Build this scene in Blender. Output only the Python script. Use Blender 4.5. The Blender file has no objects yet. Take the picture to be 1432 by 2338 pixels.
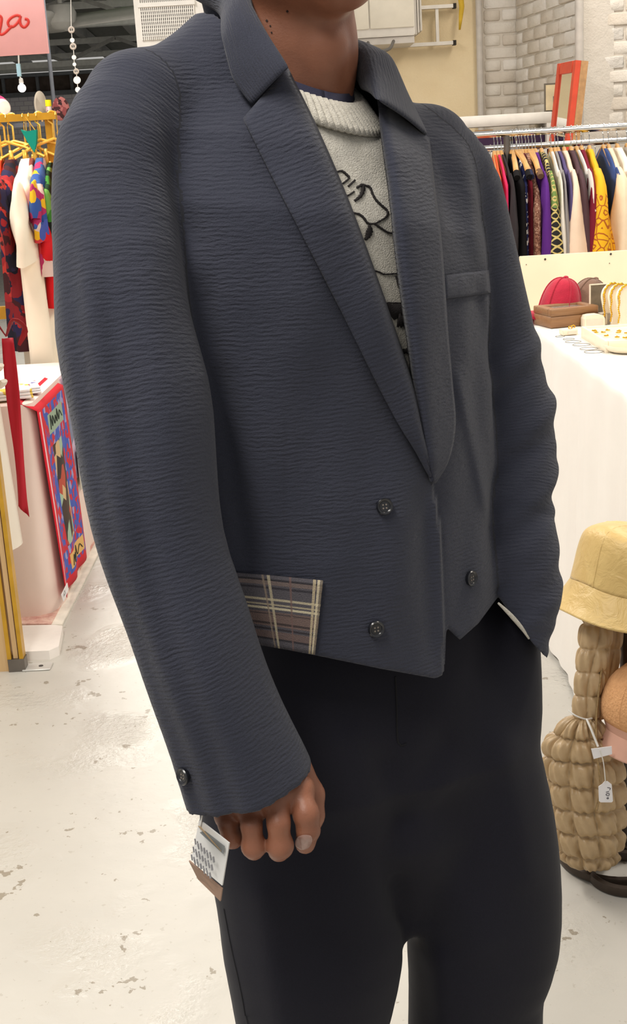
import bpy, bmesh, math, random
import numpy as np
from mathutils import Vector, Matrix
import openvdb as vdb

# ------------------------------------------------------------------ camera
W, H = 1432, 2338
FPX = 2950.0
CAM = np.array([0.0, 0.0, 1.45])
PITCH, ROLL = math.radians(15.6), math.radians(3.36)
_f = np.array([0, math.cos(PITCH), -math.sin(PITCH)])
_r0 = np.array([1.0, 0, 0]); _u0 = np.array([0, math.sin(PITCH), math.cos(PITCH)])
_r = math.cos(ROLL) * _r0 - math.sin(ROLL) * _u0
_u = math.cos(ROLL) * _u0 + math.sin(ROLL) * _r0
scene = bpy.context.scene
col = scene.collection
cd = bpy.data.cameras.new('camera'); cam = bpy.data.objects.new('camera', cd); col.objects.link(cam)
cd.sensor_fit = 'VERTICAL'; cd.sensor_height = 24.0; cd.lens = 24.0 * FPX / H
cd.clip_start = 0.05; cd.clip_end = 200
M = Matrix(((_r[0], _u[0], -_f[0], CAM[0]), (_r[1], _u[1], -_f[1], CAM[1]), (_r[2], _u[2], -_f[2], CAM[2]), (0, 0, 0, 1)))
cam.matrix_world = M
scene.camera = cam

def ray(px, py):
    px = np.asarray(px, float); py = np.asarray(py, float)
    return FPX * _f + (px - W / 2)[..., None] * _r - (py - H / 2)[..., None] * _u
def P(px, py, Y):            # pixel direction at world distance Y in front of the photographer
    d = ray(px, py); return CAM + d * (np.asarray(Y, float) / d[..., 1])[..., None]
def G(px, py, z=0.0):        # pixel direction meets the level plane z
    d = ray(px, py); return CAM + d * ((z - CAM[2]) / d[..., 2])[..., None]
def XP(px, py, X):           # pixel direction meets the upright plane x = X
    d = ray(px, py); return CAM + d * ((X - CAM[0]) / d[..., 0])[..., None]
def proj(x, y, z):
    x = x - CAM[0]; y = y - CAM[1]; z = z - CAM[2]
    dz = x * _f[0] + y * _f[1] + z * _f[2]
    u = W / 2 + FPX * (x * _r[0] + y * _r[1] + z * _r[2]) / dz
    v = H / 2 - FPX * (x * _u[0] + y * _u[1] + z * _u[2]) / dz
    return u, v, dz
def V(p): return Vector((float(p[0]), float(p[1]), float(p[2])))

# ------------------------------------------------------------------ light
w = bpy.data.worlds.new('World'); scene.world = w; w.use_nodes = True
bg = w.node_tree.nodes['Background']; bg.inputs[0].default_value = (1.0, 0.97, 0.93, 1); bg.inputs[1].default_value = 0.34
def area(name, loc, rot, sx, sy, power, color=(1, .95, .88)):
    l = bpy.data.lights.new(name, 'AREA'); l.shape = 'RECTANGLE'; l.size = sx; l.size_y = sy
    l.energy = power; l.color = color
    o = bpy.data.objects.new(name, l); col.objects.link(o); o.location = loc; o.rotation_euler = rot
    return o
area('ceiling_lamp_aisle_offscreen', (-0.9, 0.2, 3.6), (0, 0, 0), 0.5, 2.4, 78)
area('ceiling_lamp_counter_offscreen', (1.5, 2.9, 3.3), (0, 0, 0), 0.5, 2.4, 40, (1, .9, .76))
area('ceiling_lamp_gold_rack_offscreen', (-1.6, 4.6, 3.4), (0, 0, 0), 0.5, 2.4, 90)
area('ceiling_lamp_clothes_rail_offscreen', (1.9, 6.4, 3.4), (0, 0, 0), 0.5, 2.4, 36, (1, .9, .78))
area('ceiling_lamp_hall_offscreen', (-1.5, 10.5, 3.4), (0, 0, 0), 0.6, 3.0, 90)
vs = scene.view_settings
vs.view_transform = 'Standard'; vs.look = 'None'; vs.gamma = 1.0; vs.exposure = 0.55; vs.use_curve_mapping = False

# ------------------------------------------------------------------ materials
def lin(c):
    c = [x / 255.0 for x in c]
    return tuple((x / 12.92 if x <= .04045 else ((x + .055) / 1.055) ** 2.4) for x in c) + (1,)
class NT:
    def __init__(s, name):
        s.m = bpy.data.materials.new(name); s.m.use_nodes = True
        s.t = s.m.node_tree; s.b = s.t.nodes['Principled BSDF']
    def n(s, typ, ins=None, **kw):
        nd = s.t.nodes.new(typ)
        for k, v in kw.items(): setattr(nd, k, v)
        for k, v in (ins or {}).items():
            if isinstance(v, bpy.types.NodeSocket): s.t.links.new(v, nd.inputs[k])
            else: nd.inputs[k].default_value = v
        return nd
    def link(s, a, b): s.t.links.new(a, b)
    def math(s, op, a, b=0.0, c=0.0):
        return s.n('ShaderNodeMath', {0: a, 1: b, 2: c}, operation=op).outputs[0]
    def mix(s, f, a, b):
        nd = s.t.nodes.new('ShaderNodeMix'); nd.data_type = 'RGBA'
        for i, v in ((0, f), (6, a), (7, b)):
            if isinstance(v, bpy.types.NodeSocket): s.t.links.new(v, nd.inputs[i])
            else: nd.inputs[i].default_value = v
        return nd.outputs[2]
    def noise(s, scale, detail=3, vec=None, rough=.5, dist=0.0, out=0):
        nd = s.n('ShaderNodeTexNoise', {'Scale': scale, 'Detail': detail, 'Roughness': rough, 'Distortion': dist})
        if vec is not None: s.link(vec, nd.inputs['Vector'])
        return nd.outputs[out]
    def ramp(s, f, stops, interp='LINEAR'):
        nd = s.t.nodes.new('ShaderNodeValToRGB'); s.link(f, nd.inputs[0]); cr = nd.color_ramp; cr.interpolation = interp
        while len(cr.elements) < len(stops): cr.elements.new(.5)
        for e, (p, c) in zip(cr.elements, stops): e.position = p; e.color = c
        return nd.outputs[0]
    def obj(s): return s.n('ShaderNodeTexCoord').outputs['Object']
    def uv(s): return s.n('ShaderNodeUVMap').outputs[0]
    def base(s, c):
        if isinstance(c, bpy.types.NodeSocket): s.link(c, s.b.inputs['Base Color'])
        else: s.b.inputs['Base Color'].default_value = c
        return s
    def set(s, **kw):
        for k, v in kw.items():
            k = k.replace('_', ' ')
            if isinstance(v, bpy.types.NodeSocket): s.link(v, s.b.inputs[k])
            else: s.b.inputs[k].default_value = v
        return s
    def bump(s, h, strength=.3, dist=.002):
        nd = s.n('ShaderNodeBump', {'Height': h, 'Strength': strength, 'Distance': dist}); s.link(nd.outputs[0], s.b.inputs['Normal']); return s
MATS = {}
def M_(name, rgb, rough=.7, var=.12, scale=18, metal=0.0, bump=.0, bscale=300, spec=.4, sheen=0.0, **kw):
    if name in MATS: return MATS[name]
    t = NT(name); c = lin(rgb)
    v = t.ramp(t.noise(scale, 4, t.obj()), [(.3, tuple(x * (1 - var) for x in c[:3]) + (1,)), (.7, tuple(min(1, x * (1 + var)) for x in c[:3]) + (1,))])
    t.base(v).set(Roughness=rough, Metallic=metal, Specular_IOR_Level=spec, Sheen_Weight=sheen, **kw)
    if bump: t.bump(t.noise(bscale, 3, t.obj()), bump, .002)
    MATS[name] = t.m; return t.m
def emis(name, rgb, strength):
    t = NT(name); t.base(lin(rgb)).set(Emission_Color=lin(rgb), Emission_Strength=strength); MATS[name] = t.m; return t.m

# ------------------------------------------------------------------ object helpers
def tag(o, label=None, cat=None, group=None, kind=None):
    if label: o['label'] = label
    if cat: o['category'] = cat
    if group: o['group'] = group
    if kind: o['kind'] = kind
    return o
def empty(name, loc=(0, 0, 0), rz=0.0):
    o = bpy.data.objects.new(name, None); col.objects.link(o); o.empty_display_size = .05
    o.location = tuple(float(x) for x in loc); o.rotation_euler = (0, 0, rz); return o
def put(name, me, mat, parent=None, world=True):
    o = bpy.data.objects.new(name, me); col.objects.link(o)
    if mat is not None and not me.materials: me.materials.append(mat)
    if parent is not None:
        o.parent = parent
        if world and parent.type == 'EMPTY':
            o.matrix_parent_inverse = (Matrix.Translation(parent.location) @ parent.rotation_euler.to_matrix().to_4x4()).inverted()
    return o
def copy_tree(o, parent=None):
    c = o.copy(); col.objects.link(c)
    if parent is not None: c.parent = parent
    for ch in [x for x in ORDER.get(o.name, list(o.children))]: copy_tree(ch, c)
    return c
ORDER = {}
class MB:
    def __init__(s): s.v = []; s.f = []; s.uv = None
    def add(s, verts, faces):
        b = len(s.v); s.v += [tuple(float(x) for x in p) for p in verts]; s.f += [tuple(i + b for i in f) for f in faces]; return s
    def box(s, c, d, rz=0.0, bev=0.0, R=None):
        c = np.array(c, float); hx, hy, hz = [x / 2 for x in d]
        if bev <= 0:
            vs_ = [(sx * hx, sy * hy, sz * hz) for sz in (-1, 1) for sx, sy in ((-1, -1), (1, -1), (1, 1), (-1, 1))]
            fs = [(3, 2, 1, 0), (4, 5, 6, 7)] + [(i, (i + 1) % 4, (i + 1) % 4 + 4, i + 4) for i in range(4)]
        else:
            vs_ = []
            def ring(z, ins):
                return [(sx * (hx - i1 - ins), sy * (hy - i2 - ins), z) for sx, sy, i1, i2 in
                        ((-1, -1, 0, bev), (-1, -1, bev, 0), (1, -1, bev, 0), (1, -1, 0, bev), (1, 1, 0, bev), (1, 1, bev, 0), (-1, 1, bev, 0), (-1, 1, 0, bev))]
            vs_ = ring(-hz, bev * .7) + ring(-hz + bev, 0) + ring(hz - bev, 0) + ring(hz, bev * .7)
            fs = [tuple(range(7, -1, -1)), tuple(range(24, 32))]
            for k in range(3): fs += [(k * 8 + i, k * 8 + (i + 1) % 8, k * 8 + 8 + (i + 1) % 8, k * 8 + 8 + i) for i in range(8)]
        if R is None:
            ca, sa = math.cos(rz), math.sin(rz); R = np.array([[ca, -sa, 0], [sa, ca, 0], [0, 0, 1]])
        return s.add([c + R @ np.array(p) for p in vs_], fs)
    def bar(s, a, b, w_, h_=None, up=(0, 0, 1)):
        a = np.array(a, float); b = np.array(b, float); d = b - a; L_ = np.linalg.norm(d); d /= L_
        up = np.array(up, float)
        if abs(d @ up) > .95: up = np.array([0, 1.0, 0])
        x = np.cross(d, up); x /= np.linalg.norm(x); z = np.cross(x, d)
        return s.box((a + b) / 2, (w_, L_, h_ or w_), R=np.array([x, d, z]).T)
    def tube(s, pts, r, n=8, closed=False, flat=1.0, up=None):
        pts = [np.array(p, float) for p in pts]; m = len(pts)
        rs = list(r) if hasattr(r, '__len__') else [r] * m
        vs_ = []; x = None
        for i in range(m):
            if closed: t = pts[(i + 1) % m] - pts[i - 1]
            else: t = pts[min(i + 1, m - 1)] - pts[max(i - 1, 0)]
            t = t / (np.linalg.norm(t) + 1e-12)
            if up is not None: ref = np.array(up, float)
            elif x is None: ref = np.array([0, 0, 1.0]) if abs(t[2]) < .9 else np.array([1.0, 0, 0])
            else: ref = x
            x = ref - t * (ref @ t); x /= np.linalg.norm(x) + 1e-12; y = np.cross(t, x)
            vs_ += [pts[i] + rs[i] * (math.cos(2 * math.pi * k / n) * x * flat + math.sin(2 * math.pi * k / n) * y) for k in range(n)]
        fs = []
        for i in range(m if closed else m - 1):
            j = (i + 1) % m
            fs += [(i * n + k, i * n + (k + 1) % n, j * n + (k + 1) % n, j * n + k) for k in range(n)]
        if not closed: fs += [tuple(range(n - 1, -1, -1)), tuple((m - 1) * n + k for k in range(n))]
        return s.add(vs_, fs)
    def lathe(s, c, prof, n=24, sx=1.0, sy=1.0, R=None):
        c = np.array(c, float); R = np.eye(3) if R is None else R; vs_ = []
        for r, z in prof: vs_ += [c + R @ np.array([r * sx * math.cos(2 * math.pi * k / n), r * sy * math.sin(2 * math.pi * k / n), z]) for k in range(n)]
        fs = []
        for i in range(len(prof) - 1): fs += [(i * n + k, i * n + (k + 1) % n, (i + 1) * n + (k + 1) % n, (i + 1) * n + k) for k in range(n)]
        fs += [tuple(range(n - 1, -1, -1)), tuple((len(prof) - 1) * n + k for k in range(n))]
        return s.add(vs_, fs)
    def loft(s, rings, cap=True, closed=True):
        n = len(rings[0]); vs_ = [p for r in rings for p in r]; fs = []
        for i in range(len(rings) - 1):
            for k in range(n if closed else n - 1): fs.append((i * n + k, i * n + (k + 1) % n, (i + 1) * n + (k + 1) % n, (i + 1) * n + k))
        if cap and closed: fs += [tuple(range(n - 1, -1, -1)), tuple((len(rings) - 1) * n + k for k in range(n))]
        return s.add(vs_, fs)
    def grid(s, pts):     # pts[i][j]
        a, b = len(pts), len(pts[0]); vs_ = [p for r in pts for p in r]
        s.uv = [(j / (b - 1), i / (a - 1)) for i in range(a) for j in range(b)] if not s.v else None
        return s.add(vs_, [(i * b + j, i * b + j + 1, (i + 1) * b + j + 1, (i + 1) * b + j) for i in range(a - 1) for j in range(b - 1)])
    def sphere(s, c, r, n=12, m=8):
        r = np.array(r if hasattr(r, '__len__') else (r, r, r), float); c = np.array(c, float)
        prof = [(math.sin(math.pi * (i + .02) / (m + .04)), -math.cos(math.pi * (i + .02) / (m + .04))) for i in range(m + 1)]
        vs_ = [c + r * np.array([a * math.cos(2 * math.pi * k / n), a * math.sin(2 * math.pi * k / n), z]) for a, z in prof for k in range(n)]
        fs = [(i * n + k, i * n + (k + 1) % n, (i + 1) * n + (k + 1) % n, (i + 1) * n + k) for i in range(m) for k in range(n)]
        fs += [tuple(range(n - 1, -1, -1)), tuple(m * n + k for k in range(n))]
        return s.add(vs_, fs)
    def prism(s, poly, a, b):     # poly: list of 3D points, extruded by vector a..b
        a = np.array(a, float); b = np.array(b, float); n = len(poly)
        vs_ = [np.array(p) + a for p in poly] + [np.array(p) + b for p in poly]
        return s.add(vs_, [tuple(range(n - 1, -1, -1)), tuple(range(n, 2 * n))] + [(i, (i + 1) % n, n + (i + 1) % n, n + i) for i in range(n)])
    def mesh(s, name, smooth=False, auto=None):
        me = bpy.data.meshes.new(name); me.from_pydata(s.v, [], s.f); me.update()
        if s.uv and len(s.uv) == len(s.v):
            ul = me.uv_layers.new(name='UVMap'); idx = np.zeros(len(me.loops), int); me.loops.foreach_get('vertex_index', idx)
            ul.data.foreach_set('uv', np.array(s.uv)[idx].ravel())
        if smooth: me.shade_smooth()
        if auto is not None:
            bm = bmesh.new(); bm.from_mesh(me); bmesh.ops.recalc_face_normals(bm, faces=bm.faces)
            for f in bm.faces: f.smooth = True
            for e in bm.edges:
                if len(e.link_faces) == 2 and e.calc_face_angle(0) > math.radians(auto): e.smooth = False
            bm.to_mesh(me); bm.free()
        return me
    def build(s, name, mat, parent=None, smooth=False, auto=40, world=True, sol=0.0, sub=0):
        o = put(name, s.mesh(name, smooth, None if smooth else auto), mat, parent, world)
        if sol: m = o.modifiers.new('thickness', 'SOLIDIFY'); m.thickness = sol; m.offset = 0
        if sub: m = o.modifiers.new('smooth', 'SUBSURF'); m.levels = sub; m.render_levels = sub
        return o
def crom(pts, n):
    pts = np.array(pts, float); m = len(pts); out = []
    d = np.r_[0, np.cumsum(np.linalg.norm(np.diff(pts, axis=0), axis=1) + 1e-9)]; d /= d[-1]
    for t in np.linspace(0, 1, n):
        i = min(max(np.searchsorted(d, t, 'right') - 1, 0), m - 2); u = (t - d[i]) / (d[i + 1] - d[i])
        p0, p1, p2, p3 = pts[max(i - 1, 0)], pts[i], pts[i + 1], pts[min(i + 2, m - 1)]
        h = d[i + 1] - d[i]
        m1 = (p2 - p0) / (d[i + 1] - d[max(i - 1, 0)] + 1e-12) * h; m2 = (p3 - p1) / (d[min(i + 2, m - 1)] - d[i] + 1e-12) * h
        out.append((2 * u**3 - 3 * u**2 + 1) * p1 + (u**3 - 2 * u**2 + u) * m1 + (-2 * u**3 + 3 * u**2) * p2 + (u**3 - u**2) * m2)
    return np.array(out)
rng = random.Random(7)
# ================================================================== the hall
def st(o): o['kind'] = 'structure'; return o
def floor_mat():
    t = NT('worn_white_painted_concrete'); o = t.obj()
    big = t.noise(.9, 4, o); n = t.noise(6, 5, o, .6); f = t.noise(60, 4, o); v = t.n('ShaderNodeTexVoronoi', {'Vector': o, 'Scale': 7.0}); 
    c = t.mix(t.math('MULTIPLY', n, .6), lin((198, 194, 185)), lin((176, 173, 166)))
    chip = t.math('GREATER_THAN', t.math('ADD', t.math('MULTIPLY', t.noise(11, 6, o, .65), .8), t.math('MULTIPLY', t.noise(40, 4, o), .35)), .70)
    c = t.mix(chip, c, lin((150, 142, 128)))
    c = t.mix(t.math('MULTIPLY', t.math('GREATER_THAN', f, .67), .5), c, lin((168, 162, 150)))
    t.base(c).set(Roughness=t.math('MULTIPLY_ADD', t.n('ShaderNodeMapRange', {0: t.noise(2.6, 3, o), 1: .50, 2: .64}).outputs[0], -.22, .36), Specular_IOR_Level=.45)
    msk = t.n('ShaderNodeMapRange', {0: t.noise(2.6, 3, o), 1: .50, 2: .64}).outputs[0]
    h = t.math('ADD', t.math('MULTIPLY', t.math('MULTIPLY', t.noise(48, 4, o, .6), msk), 1.0), t.math('MULTIPLY', t.noise(14, 4, o), .25))
    t.bump(h, .5, .012); return t.m
mb = MB(); mb.box((0, 10.5, -.05), (16, 33, .1)); st(mb.build('floor', floor_mat()))
def plaster(name, a, b, scale=2.2):
    t = NT(name); o = t.obj(); n = t.noise(scale, 6, o, .62); f = t.noise(90, 3, o)
    t.base(t.mix(n, lin(a), lin(b))).set(Roughness=.9, Specular_IOR_Level=.15); t.bump(t.math('ADD', t.noise(scale * 1.4, 6, t.n('ShaderNodeMapping', {'Vector': o, 'Location': (3, 5, 7)}).outputs[0], .62), t.math('MULTIPLY', f, .25)), .5, .02); return t.m
CREAM = plaster('cream_wall_plaster', (226, 204, 162), (240, 226, 194)); OLDP = plaster('old_white_plaster', (196, 188, 176), (228, 222, 212), 5)
YB = 9.0
xc = P(1093, 120, YB)[0]; xe = P(1178, 120, YB)[0]; pS = P(1318, 120, 7.9)
st(MB().box(((xc - .9) / 2, YB + .1, 1.7), (xc + .9, .2, 3.4)).build('wall_back', CREAM))
wb = st(MB().box(((xc + xe) / 2 + .05, YB + .112, 1.7), (xe - xc + .1, .2, 3.4)).build('wall_alcove', OLDP))
dS = np.array([pS[0] - xe, 7.9 - YB]); LS = np.linalg.norm(dS); rzS = math.atan2(dS[1], dS[0])
nS = np.array([math.sin(rzS), -math.cos(rzS)]); nS = nS if nS[0] < 0 else -nS
cS = (np.array([xe, YB]) + np.array([pS[0], 7.9])) / 2 - nS * .112
ws = st(MB().box((cS[0], cS[1], 1.7), (LS + .06, .2, 3.4), rz=rzS).build('wall_side', OLDP))
wp = st(MB().box((pS[0] + .75, 7.9 + .112, 1.7), (1.4, .2, 3.4)).build('wall_pillar', OLDP))
BRM = []
for i, (a, b) in enumerate((((214, 206, 194), (232, 227, 218)), ((202, 192, 178), (222, 214, 202)), ((222, 216, 206), (240, 236, 230)))): BRM.append(plaster('whitewashed_brick_%d' % i, a, b, 14))
bme = []
for i in range(6):
    r_ = random.Random(i); mb = MB(); mb.box((0, 0, 0), (.222 + r_.uniform(-.006, .004), .09, .066 + r_.uniform(-.004, .003)), bev=.007)
    mb.v = [(a + r_.uniform(-.003, .003), b + r_.uniform(-.004, .003), c_ + r_.uniform(-.003, .003)) for a, b, c_ in mb.v]; me = mb.mesh('brick', auto=50); me.materials.append(BRM[i % 3]); bme.append(me)
half = []
for i in range(3):
    mb = MB(); mb.box((0, 0, 0), (.105, .09, .066), bev=.007); me = mb.mesh('brick', auto=50); me.materials.append(BRM[i]); half.append(me)
def bricks(par, org, dirv, nrm, length, z0, z1):
    k = 0; rz = math.atan2(dirv[1], dirv[0])
    for ci_ in range(int((z1 - z0) / .078)):
        x_ = 0.0 if ci_ % 2 else -.117; z_ = z0 + ci_ * .078
        while x_ < length:
            a_, b_ = max(x_, 0), min(x_ + .222, length)
            if b_ - a_ > .05:
                full_ = b_ - a_ > .16; me = bme[rng.randrange(6)] if full_ else half[rng.randrange(3)]
                o = bpy.data.objects.new('brick', me); col.objects.link(o); o.parent = par
                if not full_: a_, b_ = (a_, a_ + .105) if b_ < length else (b_ - .105, b_)
                mid = (a_ + b_) / 2; dp = rng.uniform(-.006, .004)
                o.location = (org[0] + dirv[0] * mid - nrm[0] * (.045 - dp - .0), org[1] + dirv[1] * mid - nrm[1] * (.045 - dp), z_ + .035); o.rotation_euler = (rng.uniform(-.01, .01), 0, rz + rng.uniform(-.01, .01))
            x_ += .234
bricks(wb, (xc + .04, YB + .0), (1, 0), (0, -1), xe - xc - .02, 1.42, 2.62)
bricks(ws, (xe, YB), dS / LS, nS, LS, 1.42, 2.62)
bricks(wp, (pS[0] + .05, 7.9), (1, 0), (0, -1), .60, 1.42, 2.62)
WHITE = M_('white_paint', (232, 228, 220), .55, .05); PIPE = M_('grey_white_pipe', (196, 190, 182), .5, .08)
st(MB().tube([(xc, YB - .05, 0), (xc, YB - .05, 3.4)], .022, 12).build('trim_pipe', PIPE))
st(MB().tube([(pS[0] - .0, 7.84, 0), (pS[0] - .0, 7.84, 3.4)], .025, 12).build('trim_pipe', PIPE))
# ---- roof over the far part of the hall
RD = M_('dark_roof_sheet', (112, 114, 108), .7, .2); RG = M_('pale_green_roof_sheet', (196, 216, 196), .6, .1); RB = M_('grey_steel_beam', (150, 150, 148), .6, .15); RW = M_('pale_steel_purlin', (206, 208, 206), .6, .1)
YF, ZF = 24.0, 3.02
def zr(Y_): return ZF + .14 + (YF - Y_) * .045
ceil_ = None
for i, X in enumerate(np.arange(-9, -.5, .75)):
    mb = MB(); mb.bar((X + .375, 11, zr(11) + .1), (X + .375, YF + .1, zr(YF) + .1), .74, .02); o = mb.build('roof_sheet' if ceil_ else 'ceiling', RG if i % 4 == 1 else RD, ceil_)
    if ceil_ is None: ceil_ = st(o)
for X in np.arange(-9, -.4, .75): MB().bar((X, 11, zr(11)), (X, YF, zr(YF)), .09, .14).build('rafter', RB, ceil_)
for Y_ in np.arange(12.5, 24, 1.6): MB().bar((-9, Y_, zr(Y_) - .10), (-.6, Y_, zr(Y_) - .10), .07, .08).build('purlin', RW, ceil_)
for i, Y_ in enumerate((16.4, 20.2)):
    for X in np.arange(-8.5, -1, 1.5): MB().bar((X, Y_, zr(Y_) - .12), (X + .75, Y_, zr(Y_) - .42), .05).bar((X + .75, Y_, zr(Y_) - .42), (X + 1.5, Y_, zr(Y_) - .12), .05).build('truss_web', RB, ceil_)
    MB().bar((-9, Y_, zr(Y_) - .44), (-.6, Y_, zr(Y_) - .44), .09, .08).build('truss_chord', RW, ceil_)
def farwall():
    t = NT('white_far_brick_wall'); o = t.obj()
    b = t.n('ShaderNodeTexBrick', {'Vector': t.n('ShaderNodeMapping', {'Vector': o, 'Rotation': (math.pi / 2, 0, 0)}).outputs[0], 'Color1': lin((240, 238, 238)), 'Color2': lin((226, 224, 232)), 'Mortar': lin((196, 190, 204)), 'Scale': 3.2, 'Mortar Size': .018})
    t.base(b.outputs[0]).set(Roughness=.8); return t.m
st(MB().box((-5, YF + .1, 1.35), (10, .2, 2.7)).build('wall_far', farwall()))
st(MB().box((-5, YF + .1, 2.86), (10, .2, .3)).build('trim_clerestory', M_('brown_brick_band', (92, 80, 74), .9, .3, 9)))
st(MB().box((-5, YF - .08, 2.68), (10, .2, .07)).box((-5, YF - .05, 3.0), (10, .16, .06)).build('trim_lintel', M_('steel_lintel', (120, 124, 130), .6)))
st(MB().box((-7.5, 15, 1.5), (.2, 18, 3.2)).build('wall_left', OLDP))
for X in np.arange(-8, -1, .6): MB().box((X, YF - .03, 2.86), (.05, .06, .3)).build('trim_mullion', M_('steel_lintel', (120, 124, 130), .6))['kind'] = 'structure'
# ---- ceiling fan, far lamps
FANW = M_('off_white_fan', (206, 204, 200), .5, .04)
pf = P(140, 44, 15.0); fan = tag(empty('ceiling_fan', pf), 'white three-blade ceiling fan under the steel roof', 'ceiling fan')
MB().lathe(pf, [(.02, .16), (.13, .14), (.17, .06), (.16, -.04), (.09, -.10), (.02, -.11)], 20).build('motor', FANW, fan)
MB().tube([pf + (0, 0, .14), (pf[0], pf[1], zr(15) - .02)], .025, 8).build('rod', FANW, fan)
for a in (-8, 112, 232):
    ca, sa = math.cos(math.radians(a)), math.sin(math.radians(a)); D = np.array([ca, sa, 0]); N_ = np.array([-sa, ca, 0])
    g = [[pf + D * r_ + N_ * (w_ * k) + np.array([0, 0, -.02 + .075 * k + .06 * (r_ - .2)]) for k in (-1, -.3, .3, 1)] for r_, w_ in ((.13, .06), (.25, .13), (.55, .13), (.9, .08), (.95, .05))]
    MB().grid(g).build('blade', FANW, fan, sol=.012)
# pendant bulb and string of shell discs
pb = P(50, 201, 8.0); lampE = tag(empty('pendant_lamp', pb), 'white globe pendant lamp on a cord below the pink sign', 'lamp')
MB().sphere(pb, .024, 16, 10).build('globe', emis('lamp_glow', (255, 252, 244), 3.0), lampE, smooth=True)
MB().lathe(pb + (0, 0, .022), [(.008, 0), (.014, .006), (.012, .03), (.004, .034)], 12).build('socket', WHITE, lampE)
c = crom([pb + (0, 0, .05), P(42, 178, 8.0), P(43, 140, 8.0), P(42, 120, 8.0), P(40, 40, 8.0), P(40, -60, 8.0), (P(40, -60, 8.0)[0], 8.0, 3.4)], 30); MB().tube(c, .0045, 6).build('cord', WHITE, lampE)
MB().box(P(43, 160, 8.0), (.022, .022, .07)).build('cord_tag', M_('pale_blue_card', (176, 214, 228), .6), lampE)
ga = empty('shell_garland', P(164, -30, 7.5)); tag(ga, 'hanging string of pale shell rings and discs by the roof', 'garland')
gp = [(163, 68, 7, 0), (165, 92, 5, 1), (167, 106, 7, 0), (169, 131, 5, 1), (170, 147, 4, 1), (174, 163, 6, 0), (176, 183, 8, 1), (178, 205, 6, 1)]
MB().tube(crom([P(161, -40, 7.5)] + [P(a, b, 7.5) for a, b, _, _ in gp] + [P(180, 225, 7.5)], 40), .0022, 5).build('string', WHITE, ga)
for a, b, r_, s_ in gp:
    R = np.array([[1, 0, 0], [0, .2, -1], [0, 1, .2]]); rr = r_ * 7.4 / FPX
    if s_: MB().lathe(P(a, b, 7.5), [(.001, -.003), (rr, -.002), (rr, .002), (.001, .003)], 16, R=R).build('shell_disc', M_('white_shell', (236, 234, 228), .4), ga)
    else: MB().tube([P(a, b, 7.5) + R @ np.array([rr * .75 * math.cos(t), rr * .75 * math.sin(t), 0]) for t in np.linspace(0, 2 * math.pi, 16, endpoint=False)], rr * .33, 6, closed=True).build('shell_ring', M_('tan_shell', (196, 182, 168), .5), ga)
st(MB().tube([(P(111, 120, 11)[0], 11, 0), (P(111, 120, 11)[0], 11, zr(11) + .05)], .016, 10).build('trim_post', M_('dark_post', (84, 86, 92), .5)))
# ---- pink sign with red script
pk = [P(-120, -60, 4.6), P(98, -60, 4.6), P(113, 123, 4.6), P(-120, 126, 4.6)]
xs1 = pk[1][0]; sgn = tag(empty('hanging_sign', (xs1 - .25, 4.6, pk[2][2])), 'pale pink hanging sign with red handwritten script', 'sign')
zt, zb = 2.25, P(110, 122, 4.6)[2]; xr = P(106, 60, 4.6)[0]
MB().box((xr - .35, 4.6, (zt + zb) / 2), (.70, .012, zt - zb), bev=.002).build('board', M_('pale_pink_board', (246, 184, 184), .7, .03), sgn)
for X in (xr - .6, xr - .1): MB().tube([(X, 4.6, zt), (X, 4.6, 3.4)], .002, 6).build('wire', PIPE, sgn)
def script(pts, r_):
    c = crom(np.array(pts) / 4.62, 60); MB().tube([P(a, b, 4.5925) for a, b in c], r_, 8, flat=.35, up=(0, 1, 0)).build('letter', M_('red_paint', (190, 44, 34), .6), sgn)
script([(-160, 210), (-120, 170), (-90, 200), (-100, 330)], .0042)
script([(-100, 260), (-60, 190), (-15, 165), (15, 185), (10, 260), (-5, 345), (10, 364), (45, 352), (95, 306), (130, 272)], .0044)
script([(216, 172), (175, 162), (115, 190), (84, 236), (98, 276), (135, 282), (175, 252), (208, 205), (218, 168), (210, 215), (222, 266), (255, 288), (288, 262), (302, 230), (290, 205), (262, 200)], .0044)
# ---- white louvred cabinet behind the shoulder
cx0 = P(305, 20, 7.5)[0]; cab = tag(empty('louvred_cabinet', (cx0 + .35, 7.7, 0)), 'tall white cabinet with slotted vent grille behind the shoulder', 'cabinet')
gx0, gx1 = P(321, 40, 7.5)[0], P(443, 40, 7.5)[0]; gz1, gz0 = P(380, 14, 7.5)[2], P(380, 80, 7.5)[2]
gzt = gz1 + .145; cl, cr = cx0, cx0 + .70      # hollow behind the grille, so the slots are shaded by their own depth
MB().box((cx0 + .35, 7.88, 1.3), (.70, .20, 2.6)).box((cx0 + .35, 7.65, gz0 / 2), (.70, .26, gz0)).box((cx0 + .35, 7.65, (gzt + 2.6) / 2), (.70, .26, 2.6 - gzt)) \
    .box(((cl + gx0) / 2, 7.65, (gz0 + gzt) / 2), (gx0 - cl, .26, gzt - gz0)).box(((gx1 + cr) / 2, 7.65, (gz0 + gzt) / 2), (cr - gx1, .26, gzt - gz0)).build('body', WHITE, cab)
MB().box(((gx0 + gx1) / 2, 7.772, (gz0 + gzt) / 2), (gx1 - gx0 - .004, .012, gzt - gz0 - .004)).build('vent_back', M_('grey_sheet_metal', (150, 148, 142), .6), cab)
gm = MB()
for i in range(28): gm.box((gx0 + (gx1 - gx0) * i / 27, 7.512, (gz0 + gz1) / 2 + .06), (.0062, .018, gz1 - gz0 + .16))
for i in range(9): gm.box(((gx0 + gx1) / 2, 7.512, gz0 + (gz1 - gz0) * i / 8), (gx1 - gx0, .014, .004))
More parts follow.
